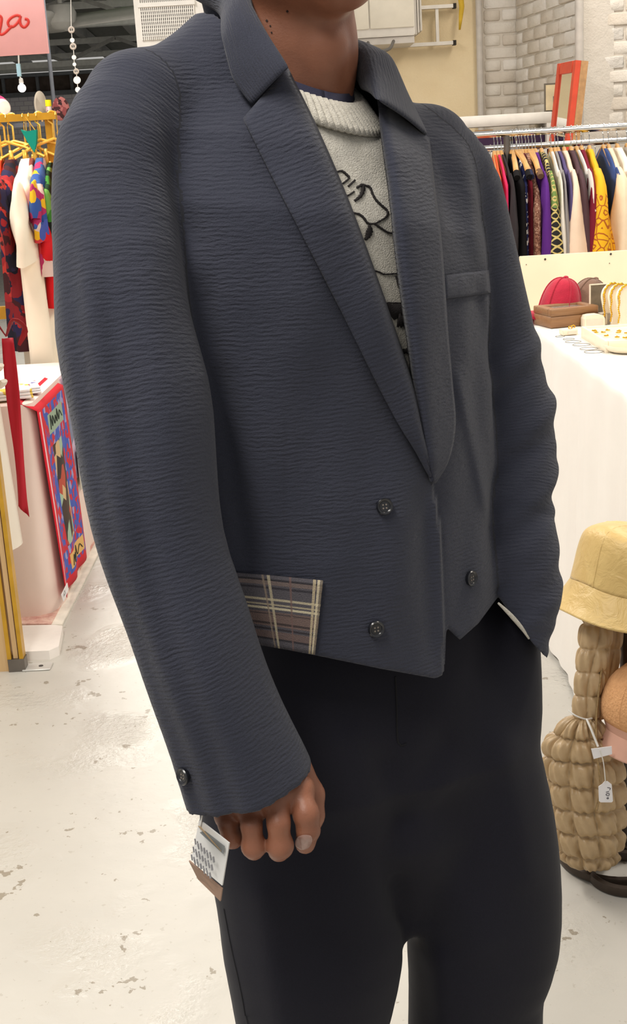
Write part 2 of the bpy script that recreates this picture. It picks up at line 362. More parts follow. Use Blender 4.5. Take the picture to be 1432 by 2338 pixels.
gm.box(((gx0 + gx1) / 2, 7.510, gz1 + .012), (gx1 - gx0 + .02, .03, .022)); gm.build('grille', WHITE, cab)
# ---- wall cupboard, ladder, cable loop, yellow strip, wall mark
cb = tag(empty('wall_cupboard', P(880, 60, 8.8)), 'white wall cupboard mounted above the ladder rail', 'cupboard')
x0, x1 = P(740, 60, 8.55)[0], P(948, 60, 8.55)[0]; zb = P(880, 84, 8.55)[2]
MB().box(((x0 + x1) / 2, 8.775, zb + .45), (x1 - x0, .45, .9), bev=.008).build('body', WHITE, cb)
for X in (x0 + (x1 - x0) * .25, x0 + (x1 - x0) * .75): MB().box((X, 8.542, zb + .47), ((x1 - x0) / 2 - .01, .02, .84), bev=.004).build('door', M_('warm_white_door', (236, 230, 214), .5, .03), cb)
MB().box(((x0 + x1) / 2, 8.77, zb - .022), (x1 - x0 - .01, .40, .04)).build('bottom_rail', PIPE, cb)
for k in range(3): MB().box((x1 + .014 + k * .017, 8.80, zb + .40 - k * .01), (.012, .30, .78 - .04 * k), bev=.004).build('side_fin', WHITE, cb)
ALU = M_('aluminium', (206, 200, 190), .35, .06, metal=.6)
ld = tag(empty('ladder', P(1000, 100, 8.9)), 'aluminium ladder stored sideways on the cream wall', 'ladder')
ya = 8.92
for a, b in ((12, 14), (100, 98)):
    p0, p1 = P(700, a + 3, ya), P(1034, b, ya); p0[2] = p1[2]; MB().bar(p0, p1, .055, .022).build('rail', ALU, ld); MB().bar(p1, p1 + (.02, 0, 0), .06, .03).build('end_cap', M_('black_rubber', (40, 36, 30), .8), ld)
for px in (760, 997):
    p0, p1 = P(px, 14, ya), P(px, 98, ya); p1[0] = p0[0]; MB().bar(p0, p1, .03, .02, up=(1, 0, 0)).build('rung', ALU, ld)
hk = MB().tube(crom([P(838, 92, 8.6), P(850, 113, 8.5), P(870, 117, 8.5), P(890, 111, 8.5), P(901, 88, 8.6)], 18), .010, 8).build('cable_loop', M_('grey_cable', (110, 106, 100), .6)); tag(hk, 'grey cable loop hanging under the white wall cupboard', 'cable')
g = [[P(a, y_, 8.9) + np.array([k * w_, .01 * math.sin(y_ * .1), 0]) for k in (-1, 0, 1)] for a, y_, w_ in ((1050, -20, .02), (1055, 15, .017), (1052, 40, .013), (1050, 68, .006))]
tag(MB().grid(g).build('yellow_ribbon', M_('mustard_cloth', (206, 170, 52), .8), sol=.003), 'mustard yellow cloth strip hanging on the cream wall', 'ribbon')
# ---- shelf unit, purple bins, small picture, red mirror
sh = tag(empty('shelf_unit', (P(1130, 270, 8.2)[0], 8.3, 0)), 'white shelf unit with a deep front edge below the brick wall', 'shelf')
x0, x1 = P(900, 270, 8.1)[0], P(1262, 270, 8.1)[0]; z1 = P(1130, 262, 8.1)[2]; z0 = P(1130, 288, 8.1)[2]; zl = P(1130, 345, 8.1)[2]
MB().box(((x0 + x1) / 2, 8.3, (z0 + z1) / 2), (x1 - x0, .4, z1 - z0), bev=.006).build('top', WHITE, sh)
MB().box(((x0 + x1) / 2, 8.3, zl - .02), (x1 - x0, .4, .03)).build('board', WHITE, sh)
for X in (x0 + .02, x1 - .02): MB().box((X, 8.3, z0 / 2), (.03, .4, z0)).build('side', WHITE, sh)
PUR = M_('dark_purple_fabric', (58, 38, 66), .9, .15, bump=.4, bscale=200)
for (a, b), lb in (((1062, 1166), 'dark purple fabric bin with a tan tag under the white shelf edge'), ((1174, 1246), 'dark purple fabric bin without tag under the white shelf edge')):
    X0, X1 = P(a, 310, 8.15)[0], P(b, 310, 8.15)[0]; hgt = z0 - zl - .03
    o = empty('storage_bin', ((X0 + X1) / 2, 8.28, zl - .005)); tag(o, lb, 'bin', 'bins under the white shelf')
    MB().box(((X0 + X1) / 2, 8.28, zl - .005 + hgt / 2), (X1 - X0, .26, hgt), bev=.012).build('body', PUR, o); MB().box(((X0 + X1) / 2, 8.28, zl + hgt - .02), (X1 - X0 + .012, .272, .018), bev=.006).build('rim', PUR, o)
    if a < 1100: MB().box(P(1105, 302, 8.145), (.11, .006, .026)).build('tan_tag', M_('tan_card', (190, 152, 110), .7), o)
pc = tag(empty('framed_picture', P(1256, 225, 8.25)), 'small cream picture in a thin grey frame leaning beside the red mirror', 'picture')
X0, X1 = P(1243, 225, 8.25)[0], P(1285, 225, 8.25)[0]; zt = P(1256, 190, 8.25)[2]
MB().box(((X0 + X1) / 2, 8.25, (zt + z1) / 2), (X1 - X0, .015, zt - z1)).build('frame', M_('grey_frame', (120, 112, 100), .6), pc); MB().box(((X0 + X1) / 2, 8.24, (zt + z1) / 2), (X1 - X0 - .016, .006, zt - z1 - .02)).build('mount', M_('cream_card', (232, 214, 176), .8), pc)
MB().box(((X0 + X1) / 2 + .02, 8.235, z1 + .05), (.05, .004, .08)).build('print', M_('grey_print', (120, 124, 126), .5), pc)
MRED = M_('red_orange_paint', (224, 84, 58), .5, .08); MWOOD = M_('pine_side', (196, 152, 106), .6, .15, 40)
top = P(1300, 142, 7.55); mir = empty('leaning_mirror', (top[0] - .22, 7.55, 0)); tag(mir, 'tall red framed mirror with pine edge leaning against the brick', 'mirror')
up = np.array([.22, 0.0, top[2]]); Lm = np.linalg.norm(up); up /= Lm; ya_ = math.radians(-74); wd = np.array([math.cos(ya_), math.sin(ya_), 0.0]); wd = np.array([.10, -.995, 0]); wd -= up * (wd @ up); wd /= np.linalg.norm(wd); nm = np.cross(wd, up); nm = nm if nm[0] < 0 else -nm
b0 = np.array([top[0] - .22, 7.55, 0]); R = np.array([wd, nm, up]).T; wm = .34
def mbox(c0, d_): return MB().box(b0 + R @ np.array(c0), d_, R=R)
for s in (-1, 1): mbox((s * (wm / 2 - .022), .001, Lm / 2), (.044, .03, Lm)).build('frame_side', MRED, mir)
mbox((0, .001, Lm - .03), (wm - .12, .03, .06)).build('frame_top', MRED, mir); mbox((0, .001, .03), (wm - .12, .03, .06)).build('frame_bottom', MRED, mir)
t = NT('mirror_glass'); t.base((.85, .87, .86, 1)).set(Metallic=1.0, Roughness=.04)
mbox((0, .0, Lm / 2), (wm - .11, .012, Lm - .11)).build('glass', t.m, mir)
mbox((0, -.035, Lm / 2), (wm, .04, Lm)).build('pine_back', MWOOD, mir)
# ================================================================== the person
AY = math.radians(35)
PO = np.array([0.0, 1.42])
LV = np.array([math.cos(AY), math.sin(AY)]); FV = np.array([math.sin(AY), -math.cos(AY)])
def body(l, f, z): return np.array([PO[0] + l * LV[0] + f * FV[0], PO[1] + l * LV[1] + f * FV[1], z])
def lf(x, y):
    dx = x - PO[0]; dy = y - PO[1]
    return dx * LV[0] + dy * LV[1], dx * FV[0] + dy * FV[1]
def smin(a, b, k):
    h = np.maximum(k - np.abs(a - b), 0) / k
    return np.minimum(a, b) - h * h * k * .25
def sstep(a, b, x):
    t = np.clip((x - a) / (b - a), 0, 1); return t * t * (3 - 2 * t)
def cone(x, y, z, a, b, ra, rb):
    ab = np.array(b) - np.array(a); L2 = ab @ ab + 1e-12
    px, py, pz = x - a[0], y - a[1], z - a[2]
    t = np.clip((px * ab[0] + py * ab[1] + pz * ab[2]) / L2, 0, 1)
    return np.sqrt((px - t * ab[0])**2 + (py - t * ab[1])**2 + (pz - t * ab[2])**2) - (ra + t * (rb - ra))
def ellips(x, y, z, c, r, ax=None):
    dx, dy, dz = x - c[0], y - c[1], z - c[2]
    l = dx * LV[0] + dy * LV[1]; f = dx * FV[0] + dy * FV[1]
    k1 = np.sqrt((l / r[0])**2 + (f / r[1])**2 + (dz / r[2])**2); k2 = np.sqrt((l / r[0]**2)**2 + (f / r[1]**2)**2 + (dz / r[2]**2)**2)
    return k1 * (k1 - 1) / (k2 + 1e-9)
def stations(st, n):
    pts = []
    for px, py, r, Y in st:
        p = P(px, py, Y); dz = proj(*p)[2]; pts.append((*p, r * dz / FPX))
    return crom(pts, n)
def chain(x, y, z, S):
    best = None; acc = 0.0
    for i in range(len(S) - 1):
        a, b = S[i, :3], S[i + 1, :3]; ab = b - a; L2 = ab @ ab; Ln = math.sqrt(L2)
        px, py, pz = x - a[0], y - a[1], z - a[2]
        t = np.clip((px * ab[0] + py * ab[1] + pz * ab[2]) / L2, 0, 1)
        d = np.sqrt((px - t * ab[0])**2 + (py - t * ab[1])**2 + (pz - t * ab[2])**2) - (S[i, 3] + t * (S[i + 1, 3] - S[i, 3]))
        s_ = acc + t * Ln; cx = px - t * ab[0]
        if best is None: best, sa, ca = d, s_, cx
        else:
            m = d < best; best = np.where(m, d, best); sa = np.where(m, s_, sa); ca = np.where(m, cx, ca)
        acc += Ln
    return best, sa, ca
SR = stations([(302, 243, 113, 1.325), (263, 335, 130, 1.29), (256, 440, 137, 1.27), (268, 600, 153, 1.24), (287, 760, 163, 1.22), (312, 900, 165, 1.205),
               (341, 1080, 157, 1.19), (384, 1280, 146, 1.175), (452, 1480, 142, 1.165), (518, 1650, 142, 1.16), (564, 1788, 147, 1.16), (590, 1856, 148, 1.16)], 26)
SL = stations([(985, 335, 92, 1.53), (1020, 430, 118, 1.55), (1046, 560, 125, 1.56), (1078, 700, 125, 1.56), (1108, 830, 128, 1.56), (1140, 970, 130, 1.55),
               (1154, 1060, 116, 1.53), (1156, 1140, 113, 1.51), (1157, 1190, 103, 1.495), (1172, 1260, 106, 1.48), (1182, 1350, 101, 1.46), (1180, 1440, 84, 1.44), (1165, 1500, 75, 1.43)], 28)
ZA = [.78, .87, 1.0, 1.15, 1.30, 1.38, 1.45, 1.50, 1.54, 1.60]
AA = [.226, .226, .224, .220, .215, .205, .165, .11, .08, .05]
BB = [.168, .168, .163, .160, .155, .147, .125, .10, .08, .05]
RIDGES = [(1045, 850, 1118, 1190, 15, .0045), (968, 1130, 985, 1520, 24, -.006), (655, 930, 655, 1310, 3.0, -.0012), (350, 330, 440, 560, 34, -.007),
          (500, 860, 575, 1320, 38, -.010), (455, 640, 500, 900, 30, -.008), (640, 430, 720, 850, 110, .005), (330, 215, 345, 330, 22, -.006), (1075, 420, 1095, 600, 18, .003),
          (880, 980, 930, 1400, 45, .003), (1085, 650, 1125, 860, 14, -.003), (760, 1250, 800, 1500, 60, .003)]
EDGE_Y = [880, 985, 1090, 1200, 1340, 1552, 1700]; EDGE_X = [930, 950, 985, 1003, 1012, 1014, 1014]
def torso(x, y, z, folds=True, panel=True):
    l, f = lf(x, y); f = f + .012 * sstep(1.3, 1.5, z)
    zq = z + l * .17 * sstep(1.0, 1.4, z)
    A = np.interp(zq, ZA, AA).astype(np.float32); B = np.interp(zq, ZA, BB).astype(np.float32)
    k1 = np.sqrt((l / A)**2 + (f / B)**2); k2 = np.sqrt((l / A**2)**2 + (f / B**2)**2)
    d = k1 * (k1 - 1) / (k2 + 1e-6)
    d = np.where(k1 < .3, -.7 * np.minimum(A, B), d)
    for s in (-1, 1):
        d = smin(d, cone(l, f, zq, (s * .05, -.008, 1.512 + (.020 if s < 0 else .020)), (s * (.158 if s < 0 else .182), -.005, 1.462 + (.012 if s < 0 else 0)), .052, .046 if s < 0 else .050), .045)
    d = smin(d, cone(l, f, zq, (.165, .030, 1.445), (.170, .040, 1.10), .050, .040), .05)
    d = np.maximum(d, zq - 1.575)
    if folds:
        u, v, dz = proj(x, y, z); fr = sstep(-.02, .04, f)
        for x0, y0, x1, y1, wd, am in RIDGES:
            ex, ey = x1 - x0, y1 - y0; t = ((u - x0) * ex + (v - y0) * ey) / (ex * ex + ey * ey)
            tc = np.clip(t, 0, 1); q = ((u - x0 - tc * ex)**2 + (v - y0 - tc * ey)**2) / wd**2
            q = q + (np.maximum(np.abs(t - .5) - .3, 0) / .2)**2 * .9
            d = d - am * np.exp(-q) * fr
        d = d + .0016 * np.sin(l * 38 + z * 9) * np.sin(z * 17 + l * 5) + .001 * np.sin(l * 80 - z * 25 + 1)
        e = np.interp(v, EDGE_Y, EDGE_X)
        if panel: d = d - .011 * sstep(1000, 1200, v) * sstep(640, 930, u) * (u < e) * fr - .006 * sstep(1150, 1350, v) * (u > e) * fr
    return d
def kz(z): return np.interp(z, [1.26, 1.42], [.005, .026]).astype(np.float32)
def sleeve_r(x, y, z):
    d, s_, cx = chain(x, y, z, SR); sq = s_; s_ = (SR[0, 2] - z) * 1.08; cx = x - np.interp(z, SR[::-1, 2], SR[::-1, 0])
    m = sstep(.05, .2, s_)
    d = d + m * (.0022 * np.sin(cx / .0095 + s_ * 5) + .0022 * np.sin(cx / .0052 + s_ * 4 + .8) * sstep(.03, -.03, cx) + .0018 * np.sin(cx / .021 - s_ * 14) + .0016 * np.sin(s_ * 31 + cx * 30))
    return d, s_
def sleeve_l(x, y, z):
    d, s_, cx = chain(x, y, z, SL); sq = s_; s_ = (SL[0, 2] - z) * 1.05; cx = x - np.interp(z, SL[::-1, 2], SL[::-1, 0])
    m = sstep(.20, .27, s_) * (1 - .4 * sstep(.46, .52, s_))
    ph = s_ + cx * .35
    d = d + m * (.0030 * np.sin(ph * 2 * math.pi / .074 + .6) + .0016 * np.sin(ph * 2 * math.pi / .041 + cx * 25)) + .0012 * np.sin(cx / .016 + s_ * 9)
    return d, s_
def outer(x, y, z):
    t = torso(x, y, z); r, _ = sleeve_r(x, y, z); l, _ = sleeve_l(x, y, z)
    return smin(smin(t, r, kz(z)), l, .016)
HEM = [(300, 1420), (620, 1477), (720, 1496), (870, 1527), (1010, 1552), (1016, 1554), (1017, 1430), (1050, 1461), (1092, 1424), (1135, 1366), (1200, 1300)]
VCUT = [(640, 60), (640, 130), (648, 170), (700, 305), (770, 480), (830, 665), (880, 795), (925, 900), (962, 1010), (974, 985), (958, 850), (945, 740), (925, 600), (900, 430), (880, 270), (866, 190), (880, 40)]
def poly_sd(u, v, poly):
    n = len(poly); d = None; inside = np.zeros(np.broadcast(u, v).shape, bool)
    for i in range(n):
        (x0, y0), (x1, y1) = poly[i], poly[(i + 1) % n]; ex, ey = x1 - x0, y1 - y0
        wx, wy = u - x0, v - y0; t = np.clip((wx * ex + wy * ey) / (ex * ex + ey * ey), 0, 1)
        q = (wx - t * ex)**2 + (wy - t * ey)**2; d = q if d is None else np.minimum(d, q)
        c = ((y0 > v) != (y1 > v)) & (u < (ex) * (v - y0) / (ey if ey else 1e-9) + x0); inside ^= c
    return np.where(inside, -1, 1) * np.sqrt(d)
def plane(p, q, r):
    n = np.cross(np.array(q) - p, np.array(r) - p); return np.array(p), n / np.linalg.norm(n)
class Vol:
    def __init__(s, lo, hi, h):
        s.lo = np.array(lo); s.h = h; n = np.ceil((np.array(hi) - s.lo) / h).astype(int) + 1
        s.ax = [(s.lo[i] + h * np.arange(n[i])).astype(np.float32) for i in range(3)]
        s.a = np.full(n, 1.0, np.float32)
    def sub(s, lo, hi):
        sl = tuple(slice(max(0, int((lo[i] - s.lo[i]) / s.h)), min(s.a.shape[i], int((hi[i] - s.lo[i]) / s.h) + 2)) for i in range(3))
        x = s.ax[0][sl[0]][:, None, None]; y = s.ax[1][sl[1]][None, :, None]; z = s.ax[2][sl[2]][None, None, :]
        return sl, x, y, z
    def all(s): return s.ax[0][:, None, None], s.ax[1][None, :, None], s.ax[2][None, None, :]
    def cone(s, a, b, ra, rb, k=.01):
        a = np.array(a); b = np.array(b); m = max(ra, rb) + k + 3 * s.h
        sl, x, y, z = s.sub(np.minimum(a, b) - m, np.maximum(a, b) + m)
        s.a[sl] = smin(s.a[sl], cone(x, y, z, a, b, ra, rb), k)
    def ell(s, c, r, k=.01):
        c = np.array(c); m = max(r) + k + 3 * s.h; sl, x, y, z = s.sub(c - m, c + m)
        s.a[sl] = smin(s.a[sl], ellips(x, y, z, c, r), k)
    def chain(s, S, k=.01):
        for i in range(len(S) - 1): s.cone(S[i, :3], S[i + 1, :3], S[i, 3], S[i + 1, 3], k)
    def mesh(s):
        g = vdb.FloatGrid(1.0); g.copyFromArray(np.clip(s.a, -.03, .03)); p, t, q = g.convertToPolygons(0.0)
        return p.astype(np.float64) * s.h + s.lo, q, t
def np_mesh(name, p, quads, tris=(), smooth=True):
    me = bpy.data.meshes.new(name)
    q = np.asarray(quads, np.int32).reshape(-1, 4); t = np.asarray(tris, np.int32).reshape(-1, 3)
    used = np.unique(np.r_[q.ravel(), t.ravel()]); mp = np.full(len(p), -1, np.int32); mp[used] = np.arange(len(used)); p = p[used]; q = mp[q]; t = mp[t]
    me.vertices.add(len(p)); me.vertices.foreach_set('co', p.astype(np.float32).ravel())
    me.loops.add(q.size + t.size); me.loops.foreach_set('vertex_index', np.r_[q.ravel(), t.ravel()])
    me.polygons.add(len(q) + len(t))
    me.polygons.foreach_set('loop_start', np.r_[np.arange(len(q)) * 4, q.size + np.arange(len(t)) * 3].astype(np.int32))
    me.update(calc_edges=True); me.validate()
    if smooth: me.shade_smooth()
    return me, used
def softs(p, S):
    num = np.zeros(len(p)); den = np.zeros(len(p)) + 1e-30; acc = 0.0; sg = 0.035
    for i in range(len(S) - 1):
        a, b = S[i, :3], S[i + 1, :3]; ab = b - a; Ln = np.linalg.norm(ab); t = (p - a) @ ab / Ln
        m = (a + b) / 2; q = ((p - m)**2).sum(1); w_ = np.exp(-q / (2 * sg * sg)) * Ln; num += w_ * (acc + t); den += w_; acc += Ln
    return num / den
def fattr(me, name, vals):
    a = me.attributes.new(name, 'FLOAT', 'POINT'); a.data.foreach_set('value', np.asarray(vals, np.float32))
def march(px, py, sdf, t0=.75, t1=2.2, it=60, off=0.0):
    d = ray(np.asarray(px, float), np.asarray(py, float)); d = d / np.linalg.norm(d, axis=-1, keepdims=True)
    t = np.full(d.shape[:-1], t0)
    for _ in range(it):
        p = CAM + d * t[..., None]; t = np.minimum(t + np.clip(sdf(p[..., 0], p[..., 1], p[..., 2]) - off, -.05, .05) * .75, t1)
    return CAM + d * t[..., None]

# ---- cloth materials
def wool():
    t = NT('navy_ribbed_wool'); o = t.obj()
    rib = t.n('ShaderNodeAttribute', attribute_name='rib').outputs['Fac']
    n1 = t.noise(55, 3, o); n2 = t.noise(16, 3, o); fine = t.noise(900, 3, o)
    ph = t.math('ADD', t.math('MULTIPLY', rib, 2 * math.pi / .0043), t.math('MULTIPLY', n1, 11.0))
    xyz = t.n('ShaderNodeSeparateXYZ', {0: o}); cv = t.n('ShaderNodeCombineXYZ', {0: t.math('MULTIPLY', xyz.outputs[0], 70), 1: t.math('MULTIPLY', xyz.outputs[1], 70), 2: t.math('MULTIPLY', rib, 300)}).outputs[0]
    st_ = t.noise(1.0, 3, cv, .55)
    s_ = t.math('ADD', t.math('MULTIPLY', t.math('MULTIPLY_ADD', t.math('SINE', ph), .5, .5), .35), t.math('MULTIPLY_ADD', st_, 1.9, -.62))
    msk = t.math('MULTIPLY_ADD', n2, 1.5, .1)
    h = t.math('ADD', t.math('MULTIPLY', s_, msk), t.math('MULTIPLY', fine, .55))
    c = t.mix(t.math('MULTIPLY_ADD', t.noise(750, 3, t.n('ShaderNodeMapping', {'Vector': o, 'Location': (3, 5, 7)}).outputs[0]), .6, .17), lin((32, 35, 44)), lin((61, 64, 79)))
    c = t.mix(t.math('MULTIPLY', n2, .35), c, lin((64, 64, 74)))
    t.base(c).set(Roughness=.88, Specular_IOR_Level=.18, Sheen_Weight=.12, Sheen_Roughness=.5)
    t.bump(h, .8, .0013); return t.m
WOOL = wool()
def knit():
    t = NT('oatmeal_knit'); o = t.obj(); f = t.noise(700, 4, o); n = t.noise(90, 3, o)
    t.base(t.mix(t.noise(260, 3, t.n('ShaderNodeMapping', {'Vector': o, 'Location': (3, 5, 7)}).outputs[0]), lin((172, 166, 154)), lin((214, 210, 198)))).set(Roughness=.95, Specular_IOR_Level=.1, Sheen_Weight=.3)
    t.bump(t.math('ADD', f, t.math('MULTIPLY', n, .6)), .7, .003); return t.m
KNIT = knit()
def trouser():
    t = NT('dark_navy_suiting'); o = t.obj(); f = t.noise(1200, 2, o)
    t.base(t.mix(t.noise(700, 2, t.n('ShaderNodeMapping', {'Vector': o, 'Location': (3, 5, 7)}).outputs[0]), lin((17, 17, 25)), lin((26, 26, 37)))).set(Roughness=.85, Specular_IOR_Level=.2, Sheen_Weight=.05)
    t.bump(f, .2, .0006); return t.m
TROU = trouser()
def skin():
    t = NT('deep_brown_skin'); o = t.obj(); n = t.noise(28, 4, o); f = t.noise(420, 3, o)
    c = t.mix(n, lin((104, 64, 48)), lin((156, 102, 76)))
    t.base(c).set(Roughness=.48, Specular_IOR_Level=.45, Subsurface_Weight=.08, Subsurface_Radius=(.01, .004, .002), Subsurface_Scale=.5)
    t.bump(t.math('ADD', f, t.math('MULTIPLY', t.noise(1400, 2, o), .5)), .22, .0012); return t.m
SKIN = skin()
BLACKP = M_('black_horn_button', (26, 27, 32), .25, .2, 60, spec=.6)
YARN = M_('black_yarn', (40, 36, 36), .95, .2, 200, bump=.6, bscale=900)

person = empty('person', (0.06, 1.42, 0))
tag(person, 'person in a cropped navy ribbed jacket and dark trousers, one hand in pocket', 'person')

# ---- jacket
VX = .0032
vol = Vol((-.345, 1.02, .83), (.345, 1.74, 1.62), VX)
x, y, z = vol.all()
tt = torso(x, y, z)
def _sub(fn, S, k, base):
    m = S[:, 3].max() + .03; sl, X, Y_, Z = vol.sub(S[:, :3].min(0) - m, S[:, :3].max(0) + m)
    d, s_ = fn(X, Y_, Z)
    return sl, X, Y_, Z, d
# cuff planes
aR = SR[-3, :3]; nR = SR[-1, :3] - SR[-4, :3]; nR /= np.linalg.norm(nR)
qR = P(564, 1788, 1.16)
pL = [P(1138, 1366, 1.41), P(1234, 1474, 1.46), P(1150, 1340, 1.56)]
qL, nL = plane(*pL)
if (SL[-1, :3] - qL) @ nL < 0: nL = -nL
# torso hem and opening first, so that sleeves are cut on their own
u, v, dz = proj(x, y, z); l, f = lf(x, y)
hem = np.interp(u, [a for a, _ in HEM], [b for _, b in HEM]).astype(np.float32)
fr = sstep(-.10, .0, f)
cut = np.where(f > -.03, (v - hem) * dz / FPX * .9, .955 - .12 * l - z).astype(np.float32)
cut = np.maximum(cut, (.895 - z))
tors = np.maximum(tt, -(torso(x, y, z, True, False) + .009))
tors = np.maximum(tors, cut)
vc = poly_sd(u, v, VCUT) * dz / FPX
tors = np.maximum(tors, np.where(f > .0, -vc, -1).astype(np.float32))
neck = np.sqrt(((l + .003) / .086)**2 + ((f + .012) / .088)**2) * .088 - .088
tors = np.maximum(tors, np.where(z > 1.40, -neck, -1).astype(np.float32))
del vc, neck, u, v, dz, hem, fr
full = tors
for fn, S, k, q, n in ((sleeve_r, SR, .022, qR, nR), (sleeve_l, SL, .016, qL, nL)):
    sl, X, Y_, Z, d = _sub(fn, S, k, tt)
    pd = (X - q[0]) * n[0] + (Y_ - q[1]) * n[1] + (Z - q[2]) * n[2]
    solid = np.where(cut[sl] > -.012, d, smin(tt[sl], d, kz(Z) if fn is sleeve_r else k))                       # blended skin of body and sleeve
    shell = np.maximum(solid, -(solid + .008))
    near = d < tt[sl] + .03
    part = np.where(near, np.maximum(shell, pd), 1.0)
    part = np.maximum(part, -(tt[sl] + .02))         # nothing inside the body
    full[sl] = np.minimum(full[sl], np.where(d < .03, part, 1.0))
vol.a = full
jp, jq, jt = vol.mesh()
del tors, full, tt
pt = torso(jp[:, 0], jp[:, 1], jp[:, 2]); pr, sr_ = sleeve_r(jp[:, 0], jp[:, 1], jp[:, 2]); pl, sl_ = sleeve_l(jp[:, 0], jp[:, 1], jp[:, 2])
lab = np.where((pr < pt) & (pr < pl), 1, np.where(pl < pt, 2, 0))
rib = np.where(lab == 1, softs(jp, SR), np.where(lab == 2, softs(jp, SL), jp[:, 2])); rib = np.where(lab == 0, jp[:, 2] + .03 * lf(jp[:, 0], jp[:, 1])[0], rib)
qlab = np.median(lab[jq], axis=1) if len(jq) else np.zeros(0); tlab = np.median(lab[jt], axis=1) if len(jt) else np.zeros(0)
qlab = qlab.astype(int); tlab = tlab.astype(int)
jacket = None
for k, nm in ((0, 'jacket'), (1, 'sleeve'), (2, 'sleeve')):
    me, used = np_mesh(nm, jp, jq[qlab == k], jt[tlab == k] if len(jt) else ())
    fattr(me, 'rib', rib[used])
    o = put(nm, me, WOOL, person if k == 0 else jacket)
    if k == 0: jacket = o; jacket['label'] = 'cropped navy double-breasted jacket with ribbed weave'

def strip(name, inner, outer_, n, m, prof, parent, sdf, mat=WOOL, thick=.004, ribscale=None):
    a = crom(inner, n); b = crom(outer_, n); g = []
    ss = np.linspace(0, 1, m)
    px = a[:, None, 0] * (1 - ss) + b[:, None, 0] * ss; py = a[:, None, 1] * (1 - ss) + b[:, None, 1] * ss
    pts = march(px, py, sdf); d = CAM - pts; d /= np.linalg.norm(d, axis=-1, keepdims=True)
    off = np.array([[prof(i / (n - 1), s_) for s_ in ss] for i in range(n)])
    pts = pts + d * off[..., None]
    mb = MB(); mb.grid(pts.tolist()); me = mb.mesh(name, True)
    rc = pts[..., 2].ravel() + .0 if ribscale is None else ribscale(pts).ravel()
    fattr(me, 'rib', rc)
    o = put(name, me, mat, parent)
    md = o.modifiers.new('t', 'SOLIDIFY'); md.thickness = thick; md.offset = 0
    return o, pts
def torso_p(x, y, z): return torso(x, y, z)
def lap_prof(bulge, edge):
    def f(t, s_):
        e = min(1, (1 - t) / .06)
        return edge + (bulge * math.sin(math.pi * min(1, s_ * 1.02)**.6) - .012 * max(0, 1 - s_ / .12)) * (.35 + .65 * e)
    return f
ribdir = lambda p: p[..., 2] * .93 - p[..., 0] * .35
lap1, _ = strip('lapel', [(655, 158), (720, 290), (790, 452), (858, 635), (908, 780), (945, 890), (968, 1000), (990, 1092)],
      [(556, 272), (612, 385), (684, 525), (765, 682), (843, 840), (905, 960), (952, 1035), (988, 1100)], 60, 16, lap_prof(.012, .010), jacket, torso_p,
      ribscale=lambda p: p[..., 2] * .9 - p[..., 0] * .25)
lap2, _ = strip('lapel', [(862, 215), (872, 300), (892, 450), (908, 600), (930, 760), (947, 890), (965, 1000), (985, 1098)],
      [(978, 318), (990, 430), (1003, 530), (1012, 640), (1020, 760), (1030, 870), (1037, 970), (1022, 1050), (991, 1104)], 60, 16, lap_prof(.016, .009), jacket, torso_p)
# collar: pairs of (fold point, outer edge point) from the near notch round the back of the neck to the far notch
def ctor(px, py, off=.012):
    p = march(px, py, torso_p); d = CAM - p; return p + d / np.linalg.norm(d) * off
pairs = [(P(657, 158, 1.285), ctor(575, 242, .010)), (P(640, 128, 1.292), ctor(556, 216, .011)), (P(618, 92, 1.305), ctor(533, 186, .012)), (P(592, 48, 1.325), ctor(520, 140, .013)),
         (P(570, 5, 1.35), ctor(508, 85, .013)), (P(556, -30, 1.385), P(503, 34, 1.40)),
         (body(-.052, -.085, 1.622), body(-.050, -.090, 1.612)), (body(0, -.103, 1.625), body(.0, -.120, 1.60)), (body(.055, -.085, 1.600), body(.080, -.10, 1.545)),
         (body(.080, -.03, 1.572), body(.120, -.035, 1.523)), (P(828, 100, 1.44), P(890, 165, 1.465)), (P(848, 150, 1.39), ctor(935, 232, .012)), (P(863, 228, 1.335), ctor(978, 312, .012))]
ci = crom([a for a, _ in pairs], 60); co = crom([b for _, b in pairs], 60); g = []
for i in range(60):
    row = []
    cen = body(0, -.012, ci[i][2])
    inn = (cen - ci[i]); inn[2] = 0; inn /= np.linalg.norm(inn)
    ek = min(1, min(i, 59 - i) / 9); row.append(ci[i] + inn * .010 * ek + np.array([0, 0, -.035 * ek])); row.append(ci[i] + inn * .008 * ek + np.array([0, 0, -.012 * ek]))
    for s_ in np.linspace(0, 1, 10):
        p = ci[i] * (1 - s_) + co[i] * s_; ek = min(1, min(i, 59 - i) / 9) ; p = p - inn * (.002 + .009 * ek) * math.sin(math.pi * s_) + np.array([0, 0, (.001 + .005 * ek) * math.sin(math.pi * s_)]); row.append(p)
    g.append(row)
mb = MB(); mb.grid(g); me = mb.mesh('collar', True); pg = np.array(g)
ang = np.linspace(0, .42, 60)[:, None] * np.ones((1, pg.shape[1])); fattr(me, 'rib', (np.linspace(0, .10, pg.shape[1])[None, :] * np.ones((60, 1))).ravel())
collar = put('collar', me, WOOL, jacket); md = collar.modifiers.new('t', 'SOLIDIFY'); md.thickness = .005; md.offset = 0; md = collar.modifiers.new('s', 'SUBSURF'); md.levels = 1; md.render_levels = 1

